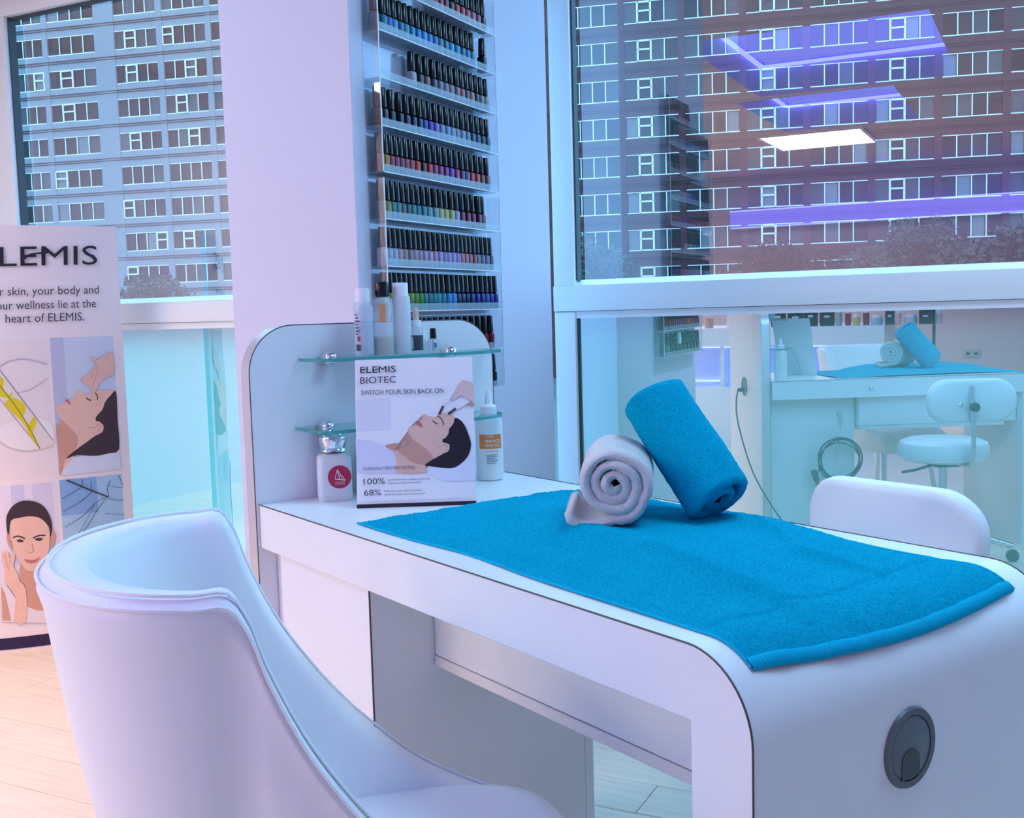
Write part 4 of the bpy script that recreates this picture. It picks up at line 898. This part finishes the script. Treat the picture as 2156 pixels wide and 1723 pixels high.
ROWS = [
 (A1([820, 865, 910, 955, 1000, 1045, 1090, 1135, 1178, 1220, 1262]), 'a8203a b01c34 8c1c38 2a1a2c c84030 b82830 d0607a c87896 b8506c 4a2440 30304c'),
 (A1([320, 395, 430, 485, 535, 580, 630, 680, 730, 775, 820, 865, 910, 955, 1005, 1050, 1090, 1130, 1225, 1275]), '6c7084 2c8ca4 2468c8 38a8e0 2c6ca0 34a0c4 2890d0 1c88e4 38a8ec 2888e0 2478cc 4c90b0 48809c 38a4dc 40a4e0 3478a4 2c84b8 2894b0 141c24 18202c'),
 (A1([640, 700, 755, 815, 865, 910, 955, 1005, 1045, 1085, 1125, 1165, 1205, 1245, 1290]), 'd4c8d0 28383c a06868 54586c 908898 988ca0 a8949c a07c94 c8504c 505870 c88874 2c2c3c 8c8890 c4b0a4 a8987c'),
 (A1([345, 405, 465, 535, 590, 645, 695, 735, 780, 830, 878, 925, 967, 1005, 1050, 1090, 1135, 1175, 1215, 1255, 1295]), '3c2434 141018 141424 141c38 3c1c44 18204c 1c2454 3030a4 4c24b0 9c70d4 94a8d8 98b0dc a8bcd4 a4a8b8 9cb0e0 7ca0a4 3c6088 3c5880 204858 385c74 2c5064'),
 (A1([345, 385, 430, 475, 525, 575, 625, 675, 725, 775, 820, 865, 910, 955, 1000, 1045, 1085, 1125, 1170, 1210, 1255, 1305]), '64102c c89018 a01838 a81c50 8c2444 b43044 b83c54 e04428 4c1424 dc2c24 94386c a82478 98186c 8444c0 c02470 7c1c70 5c6c9c d02c54 e43c24 8c4440 9c5c5c d87468'),
 (A2([370, 405, 437, 480, 525, 570, 610, 650, 695, 740, 790, 832, 872, 918, 958, 1000, 1045, 1085, 1135, 1165]), '6c6c74 b8943c 3c8088 4c8484 5c6c5c 14406c 387c74 2c7c94 3c8c94 74b0b0 7cb8b4 c8c894 d8c474 dccc84 b4b8dc 7c1444 841038 6c1040 7c1c58 9c1840'),
 (A2([375, 420, 460, 505, 545, 590, 625, 665, 705, 745, 785, 825, 855, 890, 930, 965, 995, 1025, 1060, 1095, 1125, 1160, 1195, 1225, 1260, 1290]), 'd8d8e8 c8cce4 c4cce8 d0a8b0 b89488 a888a0 c89cac b890b4 d49cb8 d0a8d8 d898bc c8a0dc a880b8 b898d8 c4a4e0 b490dc d46c80 c87074 ac5c74 ac2c44 8c7898 74789c 8c7ca0 343c50 848cac 9098b0'),
 (A2([340, 385, 430, 475, 520, 555, 590, 630, 670, 715, 765, 805, 850, 895, 935, 970, 1005, 1040, 1080, 1120, 1160, 1195, 1230, 1265, 1300]), '88942c a0a43c 94a050 6c8c30 78982c 8ca040 7c942c 2c9424 2c8488 3c7884 2c8494 28a0ac 2c8c9c 3c94e4 4ca0ec 142c58 18306c 142454 1c3c80 1c249c 203c90 3c58a8 3c3ca0 24249c 7c1878'),
 ([790 + 12.6 * k for k in range(22)], '7c1430 8c1838 981c40 a02848 b03048 c04038 d05030 e05828 d44c34 b83c60 a03470 a43c80 b04488 b44c80 a84068 b03050 9c1838 a41438 9c1034 8c1038 94143c 7c1038'),
 ([800 + 23.5 * k for k in range(12)], '14181c 101418 181c20 3c2c34 14181c 1c2024 6c3c44 14181c 281c24 94949c 14181c 1c2c2c'),
]
for ri, (xs, cols) in enumerate(ROWS):
    cols = cols.split(); z_ = ROWZ[ri] + 0.0004; last = -9
    for bi, (px_, h) in enumerate(zip(xs, cols)):
        yy_ = y_px(px_, RXW + 0.022, z_ + 0.066)
        if yy_ < RYL + 0.0125: yy_ = RYL + 0.0125
        if yy_ - last < 0.0211: yy_ = last + 0.0211
        if yy_ > RYR - 0.0125: break
        last = yy_
        b_ = thing('nail_polish', '%s nail polish bottle, %s from the left on the %s rack shelf down' % (cname(h), ORD[bi], ORD[ri]), 'nail polish', (RXW + 0.0235, yy_, z_), rnd.uniform(-0.02, 0.02), 'nail polish on the %s shelf' % ORD[ri])
        ob('glass_body', body_mesh(h), b_)
        ob('cap', WCAPM if (ri == 9 and bi == 6) else CAPM, b_, (0, 0, 0.0421))

# ================================================================== CABLES ON THE DESK
CAB = mat('cable_grey', (0.03, 0.032, 0.036), 0.5)
cbl = thing('power_cable', 'thin dark cable hanging from the backboard port to the floor', 'cable', D(-0.06, 0.25, 0))
inv = cbl.matrix_world.inverted() if False else None
def rel(o, p): return Vector(p) - o.location
cp = [D(-0.043, 0.252, 0.705), D(-0.075, 0.262, 0.695), D(-0.090, 0.30, 0.60), D(-0.088, 0.40, 0.48), D(-0.075, 0.52, 0.36), D(-0.03, 0.59, 0.25), D(0.05, 0.62, 0.12), D(0.12, 0.64, 0.004), D(0.22, 0.66, 0.004)]
ob('cord', tube([rel(cbl, p) for p in cp], 0.0035, 8, CAB, smooth_path=6), cbl)
ob('plug', lathe([(0, 0), (0.010, 0), (0.009, 0.02), (0.005, 0.03), (0, 0.03)], 12, CAB), cbl, rel(cbl, D(-0.0435, 0.252, 0.705)), (0, math.radians(-90), DESK_ROT))
coil = thing('cable_coil', 'coil of black cable hanging from the hook on the cabinet door', 'cable', D(0.31, 0.49, 0.40), DESK_ROT)
pts = []
for k in range(0, 150):
    a = k / 150 * 2 * math.pi * 3.75; r_ = 0.088 + 0.008 * math.sin(k * 0.09); pts.append((r_ * 1.02 * math.sin(a) + 0.012 * math.sin(k * .05), 0.010 + 0.0045 * (a / 6.28) + 0.002 * math.sin(a * 2), 0.012 + r_ * math.cos(a) - 0.004 * (a / 6.28)))
ob('cord', tube(pts, 0.0036, 6, RUBBER), coil)
ob('cord_tail', tube([pts[-1], (-0.10, 0.02, -0.06), (-0.095, 0.02, -0.20), (-0.09, 0.02, -0.395)], 0.0036, 6, RUBBER, smooth_path=5), coil)
ob('plug', box(-0.135, -0.113, 0.008, 0.028, -0.05, 0.0, RUBBER, bevel=0.003), coil, (0.0, 0, 0), (0, math.radians(-18), 0))
ob('plug_sleeve', box(-0.131, -0.117, 0.011, 0.025, -0.095, -0.05, mat('red_sleeve', (0.45, 0.03, 0.03), 0.5), bevel=0.003), coil, (0.0, 0, 0), (0, math.radians(-18), 0))

# ================================================================== BEHIND THE CAMERA: COUNTER, STAND, TRIPOD
ct = thing('display_counter', 'white floating display counter lit blue underneath, mirrored in the window', 'counter', (-1.75, -1.25, 0))
ob('top_box', box(-1.2, 0.815, -0.80, 0.0, 0.765, 0.90, WHITE, bevel=0.003), ct)
ob('plinth', box(-1.15, 0.74, -0.76, -0.06, 0.0, 0.46, WHITE, bevel=0.003), ct)
ob('riser', box(-1.1, 0.70, -0.75, -0.60, 0.46, 0.765, WHITE), ct)
ob('divider', box(-0.36, -0.33, -0.60, -0.05, 0.46, 0.765, WHITE), ct)
ob('led_strip', box(-1.1, 0.60, -0.10, -0.07, 0.752, 0.764, LED), ct)
ob('led_strip', box(-1.1, 0.60, -0.58, -0.56, 0.462, 0.474, LED), ct)
PK = [('box', '17191f', .10, .13, 'black carton with pale print'), ('box', '1b1d22', .11, .12, 'black carton, plain'), ('box', '191b21', .09, .13, 'black carton with pale stripe'), ('box', '281c30', .10, .12, 'plum carton'), ('jar', '9db0a0', .022, .13, 'slim pale green tube'),
      ('jar', 'a03040', .022, .12, 'slim red tube'), ('jar', 'd8c068', .026, .08, 'yellow glass jar'), ('jar', '902838', .022, .12, 'slim dark red tube'), ('jar', 'a8c8d0', .040, .07, 'pale blue glass jar'), ('box', '2c3a4c', .06, .11, 'navy carton'),
      ('jar', 'e0b0b8', .018, .11, 'thin pink tube'), ('jar', 'c8d4d0', .044, .07, 'squat cream jar'), ('box', '40303c', .085, .10, 'brown carton with bottle picture'), ('jar', 'd0c8d0', .024, .10, 'white tube')]
xp = -1.73
for k, (kd, h, w_, hh, nm) in enumerate(PK):
    hw = w_ / 2 if kd == 'box' else w_; xp += hw
    b_ = thing('cosmetic_' + ('carton' if kd == 'box' else 'jar'), nm + ', %s from the left on the blue-lit counter' % ORD[k], 'cosmetic', (xp, -1.33 - 0.03 * (k % 2), 0.9005), 0, 'cosmetics on the display counter')
    m_ = mat('pack_' + h, hx(h), 0.35)
    if kd == 'box':
        ob('carton', box(-hw, hw, -0.03, 0.03, 0, hh, m_, bevel=0.001, seg=1), b_); ob('printed_stripe', box(-hw * .4, hw * .4, 0.030, 0.0305, hh * .5, hh * .62, PALE), b_)
    else:
        ob('body', lathe([(0, 0), (w_ * .95, 0), (w_, 0.003), (w_, hh * .68), (w_ * .8, hh * .72), (0, hh * .72)], 16, m_), b_); ob('lid', lathe([(w_ * .85, hh * .72), (w_ * .85, hh), (0, hh)], 16, WCAP), b_)
    xp += hw + 0.014
xp = -2.86
for k, (h, r_, hh, nm) in enumerate((('5878a8', .03, .11, 'blue bottle'), ('c8b088', .018, .07, 'small tan bottle'), ('4868a0', .034, .12, 'wide blue bottle'), ('303038', .03, .10, 'dark jar'), ('d0a088', .032, .11, 'peach jar'), ('e0e0e8', .03, .12, 'white bottle'))):
    b_ = thing('cosmetic_bottle', nm + ', %s along the column end of the blue-lit counter' % ORD[k], 'cosmetic', (xp, -1.34, 0.9005), 0, 'cosmetics on the display counter')
    ob('body', lathe([(0, 0), (r_, 0), (r_, hh * .7), (r_ * .5, hh * .78), (0, hh * .78)], 16, mat('pack_' + h, hx(h), 0.3)), b_); ob('lid', lathe([(r_ * .5, hh * .76), (r_ * .5, hh), (0, hh)], 14, WCAP), b_)
    xp += 0.165
# low table with red flowers beyond the counter end
tb = thing('side_table', 'small dark wood side table on a chrome post behind the counter', 'table', (-3.22, -1.9, 0))
ob('top', lathe([(0, 0.44), (0.30, 0.44), (0.30, 0.465), (0, 0.465)], 32, mat('walnut', (0.30, 0.15, 0.08), 0.4, var=0.3, vscale=12)), tb)
ob('post', lathe([(0.02, 0.02), (0.02, 0.44), (0, 0.44)], 14, METAL), tb); ob('base', lathe([(0, 0), (0.2, 0), (0.2, 0.012), (0.03, 0.025), (0, 0.025)], 28, METAL), tb)
fl_ = thing('flower_vase', 'vase of red flowers on the small side table', 'flowers', (-3.22, -1.9, 0.4655))
ob('vase', lathe([(0, 0), (0.04, 0), (0.055, 0.06), (0.035, 0.13), (0.04, 0.15), (0, 0.15)], 18, mat('vase', (0.2, 0.22, 0.25), 0.2)), fl_)
petal = mat('red_petal', (0.55, 0.03, 0.03), 0.6); leafm = mat('stalk', (0.06, 0.18, 0.05), 0.6)
for k in range(9):
    a = k * 2.4; x_, y_, z_ = 0.07 * math.cos(a), 0.07 * math.sin(a), 0.27 + 0.05 * math.sin(k * 1.7)
    st = ob('stem', tube([(0, 0, 0.12), (x_ * .5, y_ * .5, 0.2), (x_, y_, z_)], 0.003, 5, leafm), fl_); ob('bloom', lathe([(0, 0), (0.02, 0.004), (0.032, 0.02), (0.028, 0.036), (0.012, 0.044), (0, 0.04)], 10, petal), st, (x_, y_, z_))
# light stand
ls = thing('light_stand', 'black telescopic stand mirrored against the lavender wall', 'stand', (-0.68, -2.3, 0))
ob('pole', tube([(0, 0, 0.15), (0, 0, 1.12)], 0.012, 10, BLACK), ls); ob('clamp', tube([(0, 0, 0.94), (0, 0, 1.0)], 0.02, 10, BLACK), ls)
for k in range(3): a = math.radians(120 * k + 15); ob('leg', tube([(0, 0, 0.55), (0.38 * math.cos(a), 0.38 * math.sin(a), 0.01)], 0.009, 8, BLACK), ls)
ob('stud', lathe([(0.012, 1.12), (0.009, 1.13), (0.009, 1.15), (0, 1.15)], 10, METAL), ls)
# camera tripod
tp = thing('camera_tripod', 'dark camera tripod seen in the mirror pane at the picture edge', 'tripod', (0.05, -0.12, 0))
hv_ = Vector((-CF.x, -CF.y, 0))
for k in range(3): a = math.radians(120 * k + 100); ob('leg', tube([(0.03 * math.cos(a), 0.03 * math.sin(a), 0.86), (0.17 * math.cos(a), 0.17 * math.sin(a), 0.45), (0.31 * math.cos(a), 0.31 * math.sin(a), 0.008)], [0.017, 0.014, 0.010], 8, BLACK), tp)
ob('centre_column', tube([(0, 0, 0.60), (0, 0, 1.0)], 0.014, 10, METAL), tp); ob('head', box(-0.035, 0.035, -0.035, 0.035, 0.97, 1.03, BLACK, bevel=0.006), tp)
ob('camera_body', box(-0.07, 0.07, -0.04, 0.0, 1.035, 1.145, BLACK, bevel=0.008), tp, rot=(0, 0, math.radians(26.7)))
# wall socket and blue light cove on the back wall
sk = thing('wall_socket', 'grey double wall socket low on the lavender back wall', 'socket', (-0.53, Y0, 0.445))
ob('plate', box(-0.085, 0.085, 0.0, 0.012, -0.043, 0.043, mat('socket_grey', (0.30, 0.30, 0.34), 0.4), bevel=0.003), sk)
for x_ in (-0.04, 0.04): ob('socket_holes', box(x_ - 0.018, x_ + 0.018, 0.012, 0.0135, -0.015, 0.015, BLACK), sk)
cv = thing('light_cove', 'long blue-lit light cove running along the back wall', 'light strip', (-1.3, Y0, 1.98))
ob('fascia', box(-2.1, 3.6, 0.16, 0.18, 0.02, 0.20, emat('cove_glow', (0.24, 0.20, 1.0), 2.0)), cv); ob('shelf', box(-2.1, 3.6, 0.0, 0.16, 0.0, 0.02, WHITE), cv)  # fascia glows by itself in place of the LED light falling on it
ob('led_strip', box(-2.1, 3.6, 0.182, 0.196, 0.19, 0.205, LED), cv); ob('led_strip', box(-2.1, 3.6, 0.182, 0.196, 0.0, 0.012, LED), cv)

# ================================================================== OUTSIDE: BUILDINGS, TREES, GROUND
GZ = -5.0; FROT = math.radians(12.74); FP = Vector((-38.259, 89.794, GZ)); FD_ = Vector((math.cos(FROT), math.sin(FROT), 0)); FN_ = Vector((-FD_.y, FD_.x, 0))
struct('ground', box(-160, 120, 3.9, 150, GZ - 0.5, GZ, mat('tarmac', (0.06, 0.062, 0.066), 0.9, bump=0.2, bscale=8)))
def brick(name, c1, c2, c3):
    m = mat(name, c1, 0.85); nt = m.node_tree; b = nt.nodes['Principled BSDF']; tc = nt.nodes.new('ShaderNodeTexCoord'); mp = nt.nodes.new('ShaderNodeMapping')
    mp.inputs['Rotation'].default_value = (math.radians(90), 0, 0); br = nt.nodes.new('ShaderNodeTexBrick'); br.inputs['Scale'].default_value = 1.0; br.inputs['Brick Width'].default_value = 0.23; br.inputs['Row Height'].default_value = 0.075
    br.inputs['Mortar Size'].default_value = 0.008; br.inputs['Color1'].default_value = (*c1, 1); br.inputs['Color2'].default_value = (*c2, 1); br.inputs['Mortar'].default_value = (*c3, 1)
    nt.links.new(tc.outputs['Object'], mp.inputs['Vector']); nt.links.new(mp.outputs[0], br.inputs['Vector']); nt.links.new(br.outputs['Color'], b.inputs['Base Color']); return m
BRICK = brick('red_brick', (0.052, 0.009, 0.010), (0.047, 0.008, 0.009), (0.052, 0.012, 0.012)); BRICK_VEILED = brick('veiled_brick', (0.22, 0.21, 0.20), (0.21, 0.20, 0.19), (0.22, 0.21, 0.20))  # second brick is paled to carry the haze reflected in the left window
LEDGE = mat('dark_ledge', (0.020, 0.010, 0.010), 0.8); UPVC = mat('upvc_white', (0.66, 0.60, 0.54), 0.5)
def pane_mat():
    m = mat('far_pane', (0.05, 0.06, 0.065), 0.08); nt = m.node_tree; b = nt.nodes['Principled BSDF']; oi = nt.nodes.new('ShaderNodeObjectInfo'); r = nt.nodes.new('ShaderNodeValToRGB')
    e = r.color_ramp.elements; e[0].color = (0.006, 0.005, 0.005, 1); e[1].color = (0.07, 0.07, 0.065, 1); e[1].position = 1.0; e.new(0.6).color = (0.018, 0.016, 0.015, 1)
    nt.links.new(oi.outputs['Random'], r.inputs[0]); nt.links.new(r.outputs[0], b.inputs['Base Color']); b.inputs['Specular IOR Level'].default_value = 0.12; return m
FPANE = pane_mat(); CURT = mat('net_curtain', (0.14, 0.135, 0.13), 0.8)
def frame_mesh(w_, h_, open_panes):
    L_ = [box(0, w_, -0.06, 0.02, 0, 0.09), box(0, w_, -0.06, 0.02, h_ - 0.07, h_)]; p = w_ / 4
    for k in range(1, 4): L_.append(box(k * p - 0.045, k * p + 0.045, -0.05, 0.02, 0.09, h_ - 0.07))
    for k in open_panes:
        a, b = k * p, (k + 1) * p
        L_ += [box(a - .07, a + .09, -0.12, -0.05, 0.0, h_), box(b - .09, b + .07, -0.12, -0.05, 0.0, h_), box(a, b, -0.12, -0.05, h_ - .16, h_), box(a, b, -0.12, -0.05, 0.0, .12), box(a, b, -0.12, -0.05, h_ * .52, h_ * .52 + .14)]
    return join_meshes(L_, UPVC, 'window_frame')
FM = {}
def building(name, label, bays, sills, wh, brk, opens, lat0, lat1, top):
    t = thing(name, label, 'building', FP, FROT)
    ob('backing_wall', box(lat0, lat1, 0.36, 1.4, 0, top - GZ, LEDGE), t)
    edges = [lat0] + [v for b in bays for v in b] + [lat1]
    for k in range(0, len(edges), 2):
        if edges[k + 1] > edges[k]: ob('pier', box(edges[k], edges[k + 1], 0.0, 0.36, 0, top - GZ, brk), t)
    zs = sorted(sills); prev = GZ
    for z in zs + [None]:
        z_top = top if z is None else z
        for (a, b) in bays:
            ob('spandrel', box(a, b, 0.06, 0.36, prev - GZ, z_top - GZ, brk), t)
        if z is not None:
            hgt = z - prev
            ob('ledge', box(lat0, lat1, -0.05, 0.07, z - GZ - 0.62, z - GZ - 0.54, LEDGE), t); ob('ledge', box(lat0, lat1, -0.05, 0.07, z - GZ - 0.82, z - GZ - 0.76, LEDGE), t)
            prev = z + wh
    for bi, (a, b) in enumerate(bays):
        for zi, z in enumerate(zs):
            op = opens(bi, zi); key = (round(b - a, 2), round(wh, 2), op)
            if key not in FM: FM[key] = (frame_mesh(b - a, wh, op), [box(k * (b - a) / 4, (k + 1) * (b - a) / 4, 0, 0.03, 0.05, wh - 0.05, FPANE, name='pane') for k in range(4)], box(0.1, (b - a) / 4 * 0.9, 0, 0.02, 0.1, wh - 0.1, CURT, name='curtain'))
            f_, ps, cu = FM[key]
            wo = ob('window', f_, t, (a, 0.12, z - GZ))
            for p_ in ps: ob('pane', p_, wo, (0, 0.10, 0))
            if rnd.random() < 0.35: ob('curtain', cu, wo, (rnd.choice((0, 1, 2, 3)) * (b - a) / 4, 0.075, 0))
    return t
sR = [25.55 - 3.242 * k for k in range(-1, 8)]
bR = [(-0.70 + 5.175 * k, 3.90 + 5.175 * k) for k in range(0, 9)]
building('office_block', 'long red brick office block with rows of white window bands', bR, sR, 1.86, BRICK, lambda b, z: (1,) if b % 2 == 1 else ((2,) if b == 8 else ()), -14.0, 47.0, 36.0)
sL = [27.55 - 3.242 * k for k in range(-1, 8)]
bL_ = [(-57.9, -53.4), (-52.8, -47.5), (-45.3, -40.7), (-40.05, -35.5), (-34.9, -30.3)]
rl = random.Random(5)
building('office_tower', 'brick office block with glass veil painted in, seen through the window beside the banner', bL_, sL, 1.80, BRICK_VEILED, lambda b, z: (rl.choice((0, 1, 2, 3)),) if rl.random() < 0.45 else (), -66.0, -27.0, 40.0)
# trees
LEAFA = mat('leaf_dark', (0.018, 0.030, 0.014), 0.7, var=0.5, vscale=1.5); LEAFB = mat('leaf_autumn', (0.05, 0.030, 0.012), 0.7, var=0.5, vscale=1.5); BARK = mat('bark', (0.05, 0.035, 0.03), 0.9)
def crown_mesh(seed, n, rx, rz):
    r = random.Random(seed); V, F, mi = [], [], []
    lobes = [(Vector((r.uniform(-.55, .55) * rx, r.uniform(-.5, .5) * rx, r.uniform(-.45, .55) * rz)), r.uniform(.38, .6)) for _ in range(14)]
    for k in range(n):
        c, s = r.choice(lobes); d = Vector((r.gauss(0, 1), r.gauss(0, 1), r.gauss(0, 1))).normalized(); q = c + Vector((d.x * rx * s, d.y * rx * s, d.z * rz * s)) * (r.random() ** .25)
        a = Vector((r.gauss(0, 1), r.gauss(0, 1), r.gauss(0, 1))).normalized(); b = a.orthogonal().normalized(); a *= r.uniform(.12, .26); b *= r.uniform(.08, .16)
        i = len(V); V += [q - a, q + b, q + a, q - b]; F.append((i, i + 1, i + 2, i + 3)); mi.append(1 if (q.z > rz * .25 and r.random() < .35) else 0)
    me = me_from('crown', V, F); me.materials.append(LEAFA); me.materials.append(LEAFB)
    for p, m_ in zip(me.polygons, mi): p.material_index = m_
    return me
crowns = [crown_mesh(s, 5200, 3.4, 4.0) for s in (1, 2, 3)]
trs = [(1950, 445, 0), (1845, 485, 1), (2080, 470, 2), (1640, 485, 1), (1530, 560, 0), (1250, 490, 2), (2190, 450, 0), (330, 560, 1), (1740, 530, 2)]
tl_ = ['tallest', 'broad', 'bushy', 'rounded', 'low', 'pale', 'edge', 'lone', 'short']
wh_ = ['with autumn top right of the lit panel reflection', 'just below the blue strip reflection', 'near the right end of the window', 'in front of the middle of the office block', 'low in front of the office block', 'beside the window jamb near the column', 'past the right edge of the window', 'low in the window beside the banner', 'between two taller trees in front of the office block']
for k, (px_, py_, v) in enumerate(trs):
    q = on_plane(px_, py_, FP + FN_ * (-16 - 1.5 * (k % 3)), FN_)
    hgt = q.z - GZ; t = thing('street_tree', '%s leafy tree %s' % (tl_[k], wh_[k]), 'tree', (q.x, q.y, GZ), k * 1.3, 'street trees outside')
    sc_ = 0.85 + 0.1 * (k % 3); o = ob('crown', crowns[v], t, (0, 0, hgt - 4.0 * sc_)); o.scale = (sc_, sc_, sc_)
    ob('trunk', tube([(0, 0, 0), (0.1, 0, hgt * .4), (0, 0, max(hgt * .6, hgt - 4))], [0.28, 0.2, 0.1], 8, BARK), t)
